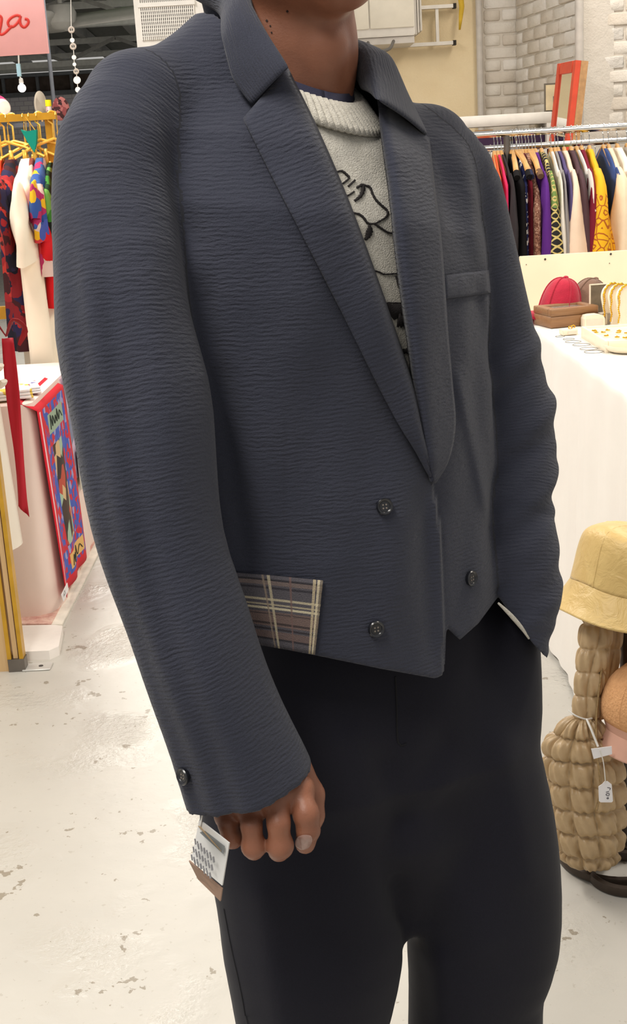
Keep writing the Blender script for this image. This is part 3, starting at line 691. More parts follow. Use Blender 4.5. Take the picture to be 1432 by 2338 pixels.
# chest pocket welt, plaid patch
strip('chest_pocket', [(1011, 630), (1060, 624), (1112, 617)], [(1013, 682), (1063, 676), (1117, 668)], 14, 8, lambda t, s_: .0045 + .003 * math.sin(math.pi * s_), jacket, torso_p, thick=.004)
def plaid():
    t = NT('brown_plaid_wool'); uv = t.n('ShaderNodeSeparateXYZ', {0: t.uv()}); a, b = uv.outputs[0], uv.outputs[1]; o = t.obj()
    f = t.noise(900, 2, o)
    def stripe(c, pos, wd): return t.math('LESS_THAN', t.math('ABSOLUTE', t.math('SUBTRACT', c, pos)), wd)
    c = t.mix(f, lin((74, 72, 80)), lin((104, 100, 104)))
    for coord, items in ((b, [(.10, .03, (128, 112, 106)), (.06, .014, (44, 42, 46)), (.17, .015, (50, 48, 54)), (.60, .10, (126, 104, 96)), (.66, .015, (46, 44, 48)), (.74, .014, (50, 46, 50)), (.82, .05, (118, 98, 92)), (.88, .014, (44, 42, 46)), (.40, .012, (190, 178, 150)), (.45, .016, (226, 214, 182)), (.33, .016, (206, 194, 164)), (.53, .010, (70, 64, 66))]),
                         (a, [(.42, .016, (196, 184, 156)), (.36, .012, (150, 134, 118)), (.955, .014, (222, 208, 176)), (.91, .016, (200, 184, 152)), (.985, .012, (150, 138, 120)), (.65, .012, (120, 96, 92))])):
        for p_, w_, rgb in items: c = t.mix(t.math('MULTIPLY', stripe(coord, p_, w_), t.math('MULTIPLY_ADD', f, .5, .45)), c, lin(rgb))
    t.base(c).set(Roughness=.95, Specular_IOR_Level=.1); t.bump(t.noise(1100, 2, t.n('ShaderNodeMapping', {'Vector': o, 'Location': (3, 5, 7)}).outputs[0]), .8, .002); return t.m
pp, _ = strip('plaid_patch', [(522, 1306), (620, 1314), (738, 1326)], [(578, 1469), (640, 1480), (719, 1494)], 30, 16, lambda t, s_: .0035, jacket, lambda x, y, z: torso(x, y, z), plaid(), .003)
pp['label'] = 'grey and cream plaid patch at the hem'
# swap uv so u runs across and v runs down
ul = pp.data.uv_layers[0].data
for d_ in ul: a_, b_ = d_.uv; d_.uv = (b_, a_)
# hem piping
def button(px, py, sdf, r, normal=None):
    p = march(px, py, sdf)
    if normal is None:
        e = .006; g_ = np.array([sdf(*(p + np.eye(3)[i] * e)) - sdf(*(p - np.eye(3)[i] * e)) for i in range(3)]); n = g_ / np.linalg.norm(g_)
    else: n = np.array(normal) / np.linalg.norm(normal)
    t1 = np.cross(n, (0, 0, 1)); t1 /= np.linalg.norm(t1); R = np.array([t1, np.cross(n, t1), n]).T
    mb = MB(); c = p + n * .001
    mb.lathe(c, [(.001, -.001), (r * .92, -.001), (r, .0012), (r, .003), (r * .9, .0042), (r * .72, .0036), (r * .62, .0024), (.0008, .0022)], 28, R=R)
    o = mb.build('button', BLACKP, jacket, auto=35)
    hb = MB()
    for sx, sy in ((-1, -1), (1, -1), (1, 1), (-1, 1)): hb.lathe(c + R @ np.array([sx * r * .2, sy * r * .2, .0023]), [(r * .11, -.0002), (r * .11, .0004), (r * .02, .0005)], 8, R=R)
    hb.build('button_hole', M_('pale_thread', (120, 112, 104), .8), None).parent = o
    return o
button(876, 1156, torso_p, .0088); button(857, 1435, torso_p, .0090); button(1073, 1320, torso_p, .0088)
srf = lambda x, y, z: sleeve_r(x, y, z)[0]
button(423, 1771, srf, .0085, normal=np.array([-.72, -.66, .1]))

# ---- trousers
LR = stations([(700, 1540, 175, 1.40), (665, 1700, 186, 1.375), (648, 1850, 190, 1.365), (676, 1950, 196, 1.36), (700, 2060, 200, 1.355), (715, 2165, 202, 1.35), (716, 2240, 189, 1.345), (712, 2338, 168, 1.34)], 16)
LL = stations([(1070, 1440, 152, 1.545), (1054, 1540, 160, 1.51), (1058, 1650, 157, 1.475), (1075, 1750, 160, 1.455), (1090, 1850, 167, 1.45), (1100, 1950, 172, 1.45), (1105, 2080, 173, 1.45), (1100, 2170, 168, 1.45), (1088, 2240, 152, 1.45), (1085, 2338, 150, 1.45)], 18)
vt = Vol((-.20, 1.16, .03), (.36, 1.70, 1.02), .005)
for S in (LR, LL):
    vt.chain(S, .006); e = S[-1]
    vt.cone(e[:3], (e[0] + .004, e[1] + .02, .16), e[3], .072, .006); vt.cone((e[0] + .004, e[1] + .02, .16), (e[0] + .004, e[1] + .02, .06), .072, .075, .006)
x, y, z = vt.all()
dx, dy = x - np.interp(z, [.8, 1.0], [.075, .045]), y - 1.435; l2 = dx * LV[0] + dy * LV[1]; f2 = dx * FV[0] + dy * FV[1]
A2 = np.interp(z, [.62, .75, .88, 1.02], [.10, .17, .155, .135]); B2 = np.interp(z, [.62, .75, .88, 1.02], [.06, .125, .105, .09])
k1 = np.sqrt((l2 / A2)**2 + (f2 / B2)**2); k2 = np.sqrt((l2 / A2**2)**2 + (f2 / B2**2)**2); pel = np.maximum(k1 * (k1 - 1) / (k2 + 1e-6), np.maximum(z - 1.0, .66 - z))
vt.a = smin(vt.a, pel.astype(np.float32), .05)
vt.cone(P(1160, 1452, 1.475), P(1135, 1600, 1.475), .035, .045, .04)
vt.cone(P(915, 1880, 1.40), P(917, 2085, 1.40), .07, .03, .03); vt.cone(P(917, 2060, 1.40), P(920, 2130, 1.40), .03, .010, .008)
u, v, dz = proj(x, y, z)
for x0, y0, x1, y1, wd, am in ((880, 1750, 915, 2080, 40, -.008), (905, 1960, 800, 1700, 40, .006), (920, 1850, 1010, 1700, 40, -.006), (1150, 1700, 1200, 2000, 40, .006), (950, 1900, 1100, 2150, 50, .006), (600, 2050, 640, 2338, 35, .005), (1000, 2200, 1010, 2338, 30, .006)):
    ex, ey = x1 - x0, y1 - y0; t = np.clip(((u - x0) * ex + (v - y0) * ey) / (ex * ex + ey * ey), 0, 1)
    vt.a -= (am * np.exp(-((u - x0 - t * ex)**2 + (v - y0 - t * ey)**2) / wd**2) * (y < 1.46)).astype(np.float32)
vt.a = np.maximum(vt.a, .035 - z)
tp, tq, ttr = vt.mesh()
trousers = put('trousers', np_mesh('trousers', tp, tq, ttr)[0], TROU, person)
trousers['label'] = 'wide dark navy trousers'
from mathutils.bvhtree import BVHTree
tb = BVHTree.FromPolygons([tuple(p) for p in tp], [tuple(map(int, q)) for q in tq])
def onmesh(tree, px, py, off=.002):
    px = np.atleast_1d(px); py = np.atleast_1d(py); hits = []
    for a, b in zip(px, py):
        d = V(ray(a, b)).normalized(); h = tree.ray_cast(V(CAM), d); hits.append((d, h[3] if h[0] is not None else None))
    ds = [h for _, h in hits if h is not None]; md_ = float(np.median(ds)) if ds else 1.35
    return [CAM + np.array(d) * ((h if h is not None and abs(h - md_) < .03 or len(px) > 30 and h is not None else md_) - off) for d, h in hits]
SEAM = M_('dark_seam', (14, 14, 20), .9)
c = crom([(903, 1545), (906, 1620), (908, 1690), (914, 1702), (928, 1698)], 16); MB().tube(onmesh(tb, c[:, 0], c[:, 1], .0002), .0011, 6).build('fly_seam', SEAM, trousers)
c = crom([(512, 2075), (528, 2160), (548, 2250), (566, 2345)], 12); MB().tube(onmesh(tb, c[:, 0], c[:, 1], .0002), .0012, 6).build('side_seam', SEAM, trousers)
for S in (LR, LL):
    ex, ey = S[-1][0] + .004, S[-1][1] + .02; rings = []
    for t in np.linspace(0, 1, 14):
        f_ = -.07 + t * .26; w_ = .046 * math.sin(math.pi * min(1, .12 + t * .86))**.5; hgt = .075 - .03 * t if t < .9 else .03
        hgt = max(.02, .10 - .10 * max(0, t - .25)) if t < .93 else .03
        rings.append([np.array([ex, ey, 0]) + np.r_[FV * f_ + LV * w_ * math.cos(a), [max(0.0, hgt * .5 + hgt * .5 * math.sin(a))]] for a in np.linspace(0, 2 * math.pi, 16, endpoint=False)])
    MB().loft(rings).build('shoe', M_('black_leather', (24, 22, 22), .4), person, auto=60)

# ---- sweater
vs2 = Vol((-.24, 1.18, .93), (.24, 1.68, 1.60), .004)
x, y, z = vs2.all()
ts = torso(x, y, z, False) + .016
u, v, dz = proj(x, y, z)
for x0, y0, x1, y1, wd, am in ((700, 260, 830, 520, 18, .0035), (770, 250, 850, 420, 22, -.003), (690, 330, 760, 470, 20, -.003)):
    ex, ey = x1 - x0, y1 - y0; t = np.clip(((u - x0) * ex + (v - y0) * ey) / (ex * ex + ey * ey), 0, 1)
    ts = ts - am * np.exp(-((u - x0 - t * ex)**2 + (v - y0 - t * ey)**2) / wd**2) * (y < 1.42)
l, f = lf(x, y)
zring = 1.535 - .042 * ((f + .014) / .083) / np.sqrt(((l + .002) / .081)**2 + ((f + .014) / .083)**2 + 1e-6) - .22 * np.clip(l, -.09, .09)
rho = np.sqrt(((l + .002) / .081)**2 + ((f + .014) / .083)**2)
ts = np.maximum(ts, (z - zring + (rho - 1) * .080) * .75)
nk = np.sqrt(((l + .002) / .079)**2 + ((f + .014) / .081)**2) * .080 - .080
ts = np.maximum(np.maximum(ts, -(ts + .012)), np.where(z > 1.42, -nk, -1)); ts = np.maximum(ts, 1.02 - z)
vs2.a = ts.astype(np.float32); sp, sq, st = vs2.mesh()
sweater = put('sweater', np_mesh('sweater', sp, sq, st)[0], KNIT, person); sweater['label'] = 'oatmeal knit crew neck sweater with black line motif'
sb = BVHTree.FromPolygons([tuple(p) for p in sp], [tuple(map(int, q)) for q in sq])
# ---- neck band and undershirt
def nring(phi, rad, dz):
    l_, f_ = -.002 + rad * .081 * math.sin(phi), -.014 + rad * .083 * math.cos(phi)
    return body(l_, f_, NZ(phi) - .22 * l_ + dz)
def NZ(phi): return 1.535 - .042 * math.cos(phi)
n = 660; g = []
for i in range(n + 1):
    ph = 2 * math.pi * i / n; rb = .0019 * math.sin(ph * 82)
    g.append([nring(ph, r_ + (rb / .07 if 1 <= j <= 5 else 0), dz_) for j, (r_, dz_) in enumerate(((.965, -.002), (.985, .003), (1.04, .004), (1.10, -.001), (1.19, -.010), (1.28, -.020), (1.32, -.027)))])
MB().grid(g).build('neck_band', KNIT, sweater, smooth=True, sol=.003)
g = [[nring(2 * math.pi * i / 80, r_, dz_) for r_, dz_ in ((.85, -.03), (.87, .011), (.90, .014), (.94, .013), (.975, -.02))] for i in range(81)]
us = MB().grid(g).build('undershirt', M_('navy_jersey', (46, 46, 66), .9, bump=.3, bscale=900), person, smooth=True, sol=.002)
# black knitted motif, laid on the sweater
def motif(pts, wd, closed=False):
    pts = np.array(pts, float) / 3.203 + np.array([640, 150]); mb = MB()
    c = crom(pts, 4 * len(pts)); w_ = np.interp(np.linspace(0, 1, len(c)), np.linspace(0, 1, len(wd)), wd) / 3.2 / 2 if hasattr(wd, '__len__') else np.full(len(c), wd / 6.4)
    tn = np.gradient(c, axis=0); tn /= np.linalg.norm(tn, axis=1, keepdims=True); nn = np.c_[-tn[:, 1], tn[:, 0]]
    j = np.array([(.25 * math.sin(i * 2.4)) for i in range(len(c))])
    rows = [onmesh(sb, (c + nn * (w_ * (1 + j))[:, None] * k)[:, 0], (c + nn * (w_ * (1 + j))[:, None] * k)[:, 1], .0012) for k in (-1, 0, 1)]
    mb.grid([[r_[i] for r_ in rows] for i in range(len(c))]); o = mb.build('knit_motif', YARN, sweater, smooth=True, sol=.001)
motif([(405, 780), (450, 770), (490, 800), (505, 820), (480, 845), (458, 862)], 13)
motif([(548, 835), (522, 860), (498, 882)], 13)
motif([(480, 958), (512, 940), (542, 920)], 12)
motif([(560, 892), (605, 872), (604, 915), (585, 955), (545, 988)], [16, 22, 30, 24, 16])
motif([(605, 872), (655, 888), (672, 930), (700, 980), (740, 1020), (785, 1065), (775, 1105), (722, 1140), (690, 1155), (642, 1152), (610, 1112), (575, 1085), (535, 1078)], 13)
motif([(690, 1155), (740, 1190), (790, 1220), (835, 1225)], 13)
motif([(652, 1165), (655, 1200), (645, 1240), (622, 1275)], [10, 44, 40, 14])
motif([(690, 1500), (725, 1510), (760, 1525), (870, 1518)], 11)
motif([(850, 1535), (858, 1565), (868, 1610)], 16)
motif([(800, 1735), (900, 1735)], 10)
motif([(770, 1790), (930, 1800)], 110)
motif([(860, 1860), (930, 1870)], 90)
motif([(880, 2092), (935, 2085)], 34)
# sweater cuff peeping from the sleeve whose hand is in the pocket
cc = SL[-6:-1]; 
c = crom([(1138, 1377), (1156, 1394), (1175, 1414), (1194, 1437), (1208, 1458)], 16)
MB().tube([P(a, b, Y_) for (a, b), Y_ in zip(c, np.linspace(1.385, 1.40, 16))], [.0012 + .0014 * math.sin(math.pi * i / 15) for i in range(16)], 10).build('cuff', KNIT, sweater, smooth=True)

# ---- body (skin): one continuous surface
VB = .0023
vb = Vol((-.30, 1.05, .60), (.34, 1.72, 1.90), VB)
B_ = body
vb.cone(B_(.008, -.012, 1.46), B_(.010, .0, 1.55), .060, .058, .03); vb.cone(B_(.010, .0, 1.55), B_(.004, .014, 1.66), .058, .061, .03)
vb.cone(B_(-.03, -.01, 1.02), B_(-.05, -.01, 1.32), .085, .085, .05); vb.cone(B_(.03, -.01, 1.02), B_(.05, -.01, 1.32), .085, .085, .05); vb.cone(B_(0, -.02, 1.32), B_(0, -.02, 1.46), .085, .06, .03)
vb.cone(B_(-.03, -.02, 1.46), B_(-.16, -.005, 1.44), .045, .035, .02); vb.cone(B_(.03, -.02, 1.44), B_(.16, -.005, 1.39), .045, .035, .02)
vb.ell(B_(-.004, .012, 1.455), (.062, .046, .040), .02)
# neck cords and larynx
vb.cone(B_(-.012, .042, 1.475), B_(-.056, -.005, 1.63), .009, .013, .022); vb.cone(B_(.026, .044, 1.475), B_(.064, .004, 1.61), .009, .013, .022)
vb.ell(B_(.010, .056, 1.545), (.014, .014, .022), .02); vb.cone(B_(.010, .044, 1.50), B_(.010, .056, 1.55), .010, .012, .02)
# head
vb.ell(B_(0, .025, 1.755), (.078, .098, .105), .02); vb.ell(B_(0, .065, 1.68), (.058, .062, .085), .04)
vb.cone(B_(-.045, .03, 1.635), B_(-.010, .105, 1.612), .022, .02, .03); vb.cone(B_(.045, .03, 1.63), B_(.010, .105, 1.61), .022, .02, .03)
vb.cone(B_(0, .04, 1.63), B_(0, .095, 1.612), .04, .022, .03)
vb.cone(B_(0, .118, 1.735), B_(0, .142, 1.692), .009, .014, .014); vb.ell(B_(-.016, .126, 1.69), (.010, .012, .009), .01); vb.ell(B_(.016, .126, 1.69), (.010, .012, .009), .01)
vb.ell(B_(0, .122, 1.662), (.026, .012, .007), .008); vb.ell(B_(0, .120, 1.650), (.023, .012, .008), .006)
vb.cone(B_(-.05, .098, 1.752), B_(-.012, .118, 1.748), .010, .011, .014); vb.cone(B_(.05, .098, 1.752), B_(.012, .118, 1.748), .010, .011, .014)
for s in (-1, 1):
    vb.ell(B_(s * .033, .102, 1.733), (.015, .011, .010), .006)
    vb.ell(B_(s * .080, .012, 1.715), (.010, .020, .034), .008)
# arms
AR = SR.copy(); AR[:, 3] = np.interp(np.linspace(0, 1, len(AR)), [0, .5, .8, 1], [.030, .040, .034, .028]); vb.chain(AR[1:-1], .01)
AL = SL.copy(); AL[:, 3] = np.interp(np.linspace(0, 1, len(AL)), [0, .5, .8, 1], [.028, .036, .030, .024]); vb.chain(AL[1:-4], .01)
# the hand that hangs, back of it to the photographer
wr = P(584, 1735, 1.174)
mcp = {'i': P(682, 1800, 1.142), 'm': P(629, 1822, 1.132), 'r': P(573, 1846, 1.136), 'p': P(521, 1858, 1.149)}
for k, r in (('i', .0165), ('m', .0165), ('r', .0155), ('p', .0145)):
    vb.cone(wr + (mcp[k] - wr) * .15, mcp[k], .024, r * .82, .012); vb.ell(mcp[k] + np.array([0, -.001, -.002]), (r * .86, r * .72, r * .78), .010)
def finger(pts, rs, k=.004):
    pts = [np.array(p) for p in pts]
    for i in range(len(pts) - 1): vb.cone(pts[i], pts[i + 1], rs[i], rs[i + 1], k)
finger([mcp['i'], P(698, 1852, 1.124), P(704, 1895, 1.122), P(697, 1926, 1.132)], [.0130, .0112, .0112, .0100]); vb.ell(P(700, 1862, 1.123), (.0122, .0118, .0100), .006)
finger([mcp['m'], P(636, 1880, 1.114), P(640, 1934, 1.112), P(637, 1942, 1.139), P(632, 1905, 1.159)], [.0128, .0108, .0110, .0100, .0090]); vb.ell(P(640, 1930, 1.113), (.0122, .0115, .0105), .006)
finger([mcp['r'], P(574, 1886, 1.119), P(580, 1934, 1.117), P(580, 1940, 1.142), P(578, 1905, 1.162)], [.0120, .0100, .0103, .0094, .0085]); vb.ell(P(579, 1930, 1.118), (.0112, .0108, .0098), .006)
finger([mcp['p'], P(520, 1884, 1.136), P(530, 1915, 1.136), P(533, 1918, 1.154), P(533, 1895, 1.169)], [.0105, .0088, .0088, .0080, .0072]); vb.ell(P(529, 1911, 1.136), (.0095, .0092, .0085), .006)
finger([wr * .45 + mcp['i'] * .55 + np.array([.012, .03, 0]), P(708, 1815, 1.174), P(712, 1862, 1.164), P(708, 1888, 1.159)], [.018, .0135, .0115, .0095], .008)
x, y, z = vb.all()
bp, bq, bt = vb.mesh()
bodyo = put('body', np_mesh('body', bp, bq, bt)[0], SKIN, person); bodyo['label'] = 'dark brown skin of neck and hanging hand'
bb = BVHTree.FromPolygons([tuple(p) for p in bp], [tuple(map(int, q)) for q in bq])
NAIL = M_('fingernail', (150, 118, 108), .3, .08, 200, spec=.6)
def nail(poly, name='fingernail', off=.0004, mat=NAIL):
    c = crom(poly + poly[:1], 25)[:-1]; m_ = c.mean(0); rings = []
    for k in (1.0, .96, .7, .35): rings.append(onmesh(bb, *(m_ + (c - m_) * k).T, off + (0 if k == 1 else .0007)))
    MB().loft(rings[::1], cap=True).build(name, mat, bodyo, auto=70)
nail([(676, 1912), (694, 1906), (711, 1909), (712, 1925), (702, 1938), (686, 1940), (674, 1930)])
for mx, my, r in ((609, 47, 3.0), (617, 59, 2.2), (620, 74, 2.2), (656, 26, 3.2)):
    nail([(mx - r, my), (mx, my - r), (mx + r, my), (mx, my + r)], 'mole', 0, M_('dark_mole', (40, 24, 20), .6))
HAIR = M_('black_hair', (20, 17, 16), .9, bump=.8, bscale=500)
hv = Vol((-.14, 1.24, 1.66), (.14, 1.56, 1.90), .005); hx, hy, hz = hv.all()
hl, hf = lf(hx, hy); hd = ellips(hx, hy, hz, body(0, .018, 1.765), (.086, .104, .108)); hv.a = np.maximum(hd, -(hz - 1.70 + (hf) * -.55 - .0)).astype(np.float32)
hp, hq, ht = hv.mesh(); put('hair', np_mesh('hair', hp, hq, ht)[0], HAIR, person)
# ---- paper swing tag hanging from the cuff
tagE = empty('swing_tag', P(480, 1950, 1.12)); tag(tagE, 'small white swing tag with brown band hanging below the navy cuff', 'tag')
def card(poly, Ys, name, mat, th, parent, off=0.0):
    pts = [P(a, b, Y_ + off) for (a, b), Y_ in zip(poly, Ys)]; nrm = np.cross(pts[1] - pts[0], pts[3] - pts[0]); nrm /= np.linalg.norm(nrm)
    if nrm[1] > 0: nrm = -nrm
    return MB().prism(pts, nrm * 0, -nrm * th).build(name, mat, parent, auto=20)
YS = (1.125, 1.10, 1.10, 1.125)
CARD = M_('white_card', (214, 214, 212), .5, .05); 
card([(455, 1872), (523, 1925), (507, 2022), (437, 1962)], YS, 'card', CARD, .0016, tagE)
card([(457, 1888), (513, 1932), (510, 1950), (453, 1898)], YS, 'grey_stripe', M_('grey_print', (120, 124, 126), .5), .0004, tagE, -.0008)
card([(452, 1886), (458, 1888), (505, 1944), (503, 1948), ][:4], YS, 'gold_edge', M_('gold_print', (168, 134, 84), .5), .0003, tagE, -.0012)
card([(431, 1966), (507, 2030), (503, 2058), (452, 2008)], YS, 'brown_band', M_('brown_card', (150, 122, 104), .6), .0016, tagE, .004)
mb = MB()
for i in range(13):
    t0 = i / 13; a0 = np.array([449 + 46 * t0, 1915 + 44 * t0]); 
    for j in range(3):
        p0 = a0 + np.array([-4 - 4 * j + 2 * (i % 2), 18 * j + (i % 3) * 2]); mb.tube([P(*p0, 1.1195 - .02 * t0 - .0015), P(p0[0] + 2, p0[1] + 13, 1.1195 - .02 * t0 - .0015)], .0007, 4)
mb.build('print', M_('grey_ink', (146, 146, 150), .7), tagE)
MB().tube([P(465, 1842, 1.125), P(462, 1860, 1.122), P(458, 1884, 1.122)], .0008, 6).build('string', M_('white_string', (220, 218, 212), .8), tagE)
# ================================================================== right: counter, rack, hat stand
ZT = .89
e1, e2 = G(1205, 742, ZT), G(1432, 890, ZT); XL = (e1[0] + e2[0]) / 2
TY0, TY1, TX1 = 2.62, 4.30, 2.1
tb_ = tag(empty('counter_table', (1.4, 3.4, 0)), 'long counter table under a white floor-length cloth', 'table')
MB().box(((XL + .02 + TX1) / 2, (TY0 + TY1) / 2, ZT - .025), (TX1 - XL - .04, TY1 - TY0 - .04, .04)).build('tabletop', M_('plain_ply', (206, 178, 136), .7), tb_)
for X in (XL + .08, TX1 - .08):
    for Y_ in (TY0 + .08, TY1 - .08): MB().box((X, Y_, (ZT - .045) / 2), (.05, .05, ZT - .045)).build('leg', M_('plain_ply', (206, 178, 136), .7), tb_)
def cloth_mat():
    t = NT('white_table_linen'); o = t.obj(); n = t.noise(5, 4, o); f = t.noise(600, 2, o)
    t.base(t.mix(n, lin((232, 226, 218)), lin((242, 238, 230)))).set(Roughness=.85, Specular_IOR_Level=.2, Sheen_Weight=.1); t.bump(t.math('ADD', n, t.math('MULTIPLY', f, .2)), .25, .004); return t.m
LINEN = cloth_mat()
path = [np.array(p) for p in [(TX1, TY1), (XL + .06, TY1), (XL + .02, TY1 - .02), (XL, TY1 - .06)]]
path += [np.array((XL, y_)) for y_ in np.linspace(TY1 - .1, TY0 + .1, 70)] + [np.array(p) for p in [(XL, TY0 + .06), (XL + .02, TY0 + .02), (XL + .06, TY0)]] + [np.array((x_, TY0)) for x_ in np.linspace(XL + .1, TX1, 30)]
g = []; acc = 0
for i, p in enumerate(path):
    tn = path[min(i + 1, len(path) - 1)] - path[max(i - 1, 0)]; tn = tn / np.linalg.norm(tn); nn = np.array([tn[1], -tn[0]]); nn = nn if (p - np.array([(XL + TX1) / 2, 3.45])) @ nn > 0 else -nn
    acc += np.linalg.norm(p - path[i - 1]) if i else 0; row = []
    for s_, zz in ((-.02, ZT + .002), (-.004, ZT + .001), (.003, ZT - .006), (.006, ZT - .02), (.008, ZT - .06), (.010, .70), (.013, .5), (.018, .3), (.024, .12), (.030, .012)):
        dpt = (ZT - zz) / ZT; pl = dpt**.5 * (1 - .55 * dpt) * (.011 * math.sin(acc * 24 + 1.5 * math.sin(acc * 7)) + .006 * math.sin(acc * 55 + 2))
        q = p + nn * (s_ + pl + .012 * dpt); row.append((q[0], q[1], zz))
    g.append(row)
mb = MB(); mb.grid(g); nb = len(g[0]); mb.uv = None
mb.f.append(tuple(i * nb for i in range(len(g)))); tcl = mb.build('tablecloth', LINEN, auto=60); tag(tcl, 'white linen cloth draped over the counter to the floor', 'tablecloth')
# backboard
PLY = M_('pale_birch_board', (232, 214, 182), .6, .05, 6)
bx0 = P(1190, 590, TY1 + .02)[0]; zb1 = P(1310, 580, TY1 + .02)[2]
bbd = tag(empty('counter_backboard', (1.4, TY1 + .05, 0)), 'pale birch board with screw holes standing at the end of the counter', 'board')
MB().box(((bx0 + TX1) / 2, TY1 + .05, zb1 / 2), (TX1 - bx0, .018, zb1), bev=.002).build('panel', PLY, bbd)
MB().box((bx0 + .012, TY1 + .071, zb1 / 2 - .01), (.022, .022, zb1 - .02)).build('batten', M_('pine_batten', (200, 150, 92), .7), bbd)
for a, b in ((1245, 592), (1395, 580), (1392, 601), (1202, 604)):
    p = P(a, b, TY1 + .041); p[1] = TY1 + .0405; MB().lathe(p, [(.001, -.001), (.0042 if b < 600 else .0018, -.001), (.003 if b < 600 else .0012, .0012), (.0005, .0012)], 10, R=np.array([[1, 0, 0], [0, 0, -1], [0, 1, 0]])).build('screw', M_('dark_screw', (70, 64, 60), .5), bbd)
ZI = ZT + .004
def felt(n_, rgb): return M_(n_, rgb, .92, .14, 30, bump=.5, bscale=260, spec=.15, sheen=.2)
def cap(name, label, px, py, mat, sc=1.0, rz=0.0, tilt=.25, brim=True, dy=.05):
    p = G(px, py, ZI) + np.array([0, dy, 0]); o = empty(name, p); tag(o, label, 'cap', 'caps against the birch board')
    ct, stt = math.cos(tilt), math.sin(tilt); c0, s0 = math.cos(rz), math.sin(rz)
    R = np.array([[c0, -s0, 0], [s0, c0, 0], [0, 0, 1]]) @ np.array([[ct, 0, stt], [0, 1, 0], [-stt, 0, ct]])
    def q(x_, y_, z_): return p + R @ (np.array([x_, y_, z_]) * sc) + np.array([0, 0, .012])
    rings = []
    for t_ in np.linspace(0, .985, 14):
        r_ = math.cos(t_ * math.pi / 2)**.75; zz = .125 * math.sin(t_ * math.pi / 2)**.9
        rings.append([q(.062 * r_ * math.cos(a) + .004, .078 * r_ * math.sin(a), zz) for a in np.linspace(0, 2 * math.pi, 36, endpoint=False)])
    cr = MB().loft(rings).build('crown', mat, o, auto=70)
    for a in (0.35, 1.4, 2.5, 3.5, 4.5, 5.55): MB().tube([q(.0635 * math.cos(t_ * math.pi / 2)**.75 * math.cos(a) + .004, .0795 * math.cos(t_ * math.pi / 2)**.75 * math.sin(a), .125 * math.sin(t_ * math.pi / 2)**.9 + .001) for t_ in np.linspace(0, .98, 12)], .0022, 6).build('seam', mat, o)
    MB().sphere(q(.004, 0, .127), (.009, .009, .006), 12, 8).build('top_button', mat, o, smooth=True)
    if brim:
        g = []
        for i in range(15):
            a = math.pi / 2 + math.pi * i / 14; row = []
            for k in np.linspace(0, 1, 6):
                bx, by = .058 * math.cos(a), .074 * math.sin(a); ln = .105 * abs(math.cos(a))**.7
                row.append(q(bx - ln * k, by * (1 - .05 * k), .006 - .016 * k * abs(math.sin(a))**1.5 - .020 * k) )
            g.append(row)
        MB().grid(g).build('brim', mat, o, smooth=True, sol=.004)
    return o
cap('baseball_cap', 'crimson baseball cap with its peak beside the wooden box', 1290, 741, felt('crimson_felt', (178, 40, 62)), .95, rz=.35, dy=.125)
cap('baseball_cap', 'brown baseball cap behind the crimson cap', 1349, 735, felt('brown_felt', (128, 100, 84)), .90, rz=.2, tilt=.42, brim=False, dy=.135)
# wooden box with glazed lid
p = G(1258, 750, ZI); wbx = empty('wooden_box', p, .25); tag(wbx, 'brown wooden jewellery box with a glazed lid', 'box')
WALN = NT('walnut'); o_ = WALN.obj(); n_ = WALN.noise(14, 4, WALN.n('ShaderNodeMapping', {'Vector': o_, 'Scale': (1, 6, 14)}).outputs[0], .6, 1.0)
WALN.base(WALN.mix(n_, lin((116, 80, 52)), lin((168, 124, 82)))).set(Roughness=.45); WALN = WALN.m
def lb(mb, name, mat): return mb.build(name, mat, wbx, world=False)
lb(MB().box((.078, .06, .017), (.156, .12, .034), bev=.002), 'base', WALN)
for c_, d_ in (((.078, .009, .046), (.158, .022, .022)), ((.078, .111, .046), (.158, .022, .022)), ((.011, .06, .046), (.024, .082, .022)), ((.145, .06, .046), (.024, .082, .022))): lb(MB().box(c_, d_, bev=.002), 'lid_rail', WALN)
gl = NT('lid_glass'); gl.base((.9, .95, .95, 1)).set(Roughness=.03, Transmission_Weight=.9, IOR=1.3)
lb(MB().box((.078, .06, .050), (.112, .082, .003)), 'lid_glass', gl.m); lb(MB().box((.078, .06, .038), (.112, .08, .004)), 'lining', M_('plum_lining', (110, 70, 74), .8))
CRM = M_('cream_lacquer', (240, 228, 204), .45, .03)
p = G(1359, 746, ZI); cbx = tag(empty('ring_box', p, .1), 'small cream ring box with a rounded top beside the wooden box', 'box')
MB().loft([[(a, y_, z_) for a, z_ in ((-.031, 0), (.031, 0), (.031, .022), (.026, .032), (.010, .036), (-.010, .036), (-.026, .034), (-.031, .024))] for y_ in (0, .04)]).build('case', CRM, cbx, world=False, auto=25)
MB().box((-.001, -.0008, .013), (.05, .002, .02)).build('front_label', M_('pale_pink_card', (240, 214, 196), .6), cbx, world=False)
p = G(1371, 738, ZI); af = tag(empty('acrylic_display', p + (0, .03, 0), .12), 'dark mirrored acrylic display behind the ring box', 'display')
MB().box((.0, 0, .058), (.050, .004, .112)).build('panel', M_('smoky_panel', (112, 100, 84), .25, .3, 30), af, world=False)
MB().box((-.026, 0, .058), (.003, .007, .116)).box((0, 0, .115), (.052, .007, .003)).build('edge', CRM, af, world=False)
p = G(1385, 741, ZI); gb = tag(empty('card_box', p, .3), 'small grey card box beneath the gold necklaces', 'box')
MB().box((0, .012, .016), (.028, .024, .032), bev=.001).build('carton', M_('grey_card', (176, 164, 150), .7), gb, world=False); MB().box((0, .012, .0335), (.030, .026, .004), bev=.001).build('lid', M_('pale_grey_card', (200, 190, 176), .7), gb, world=False)
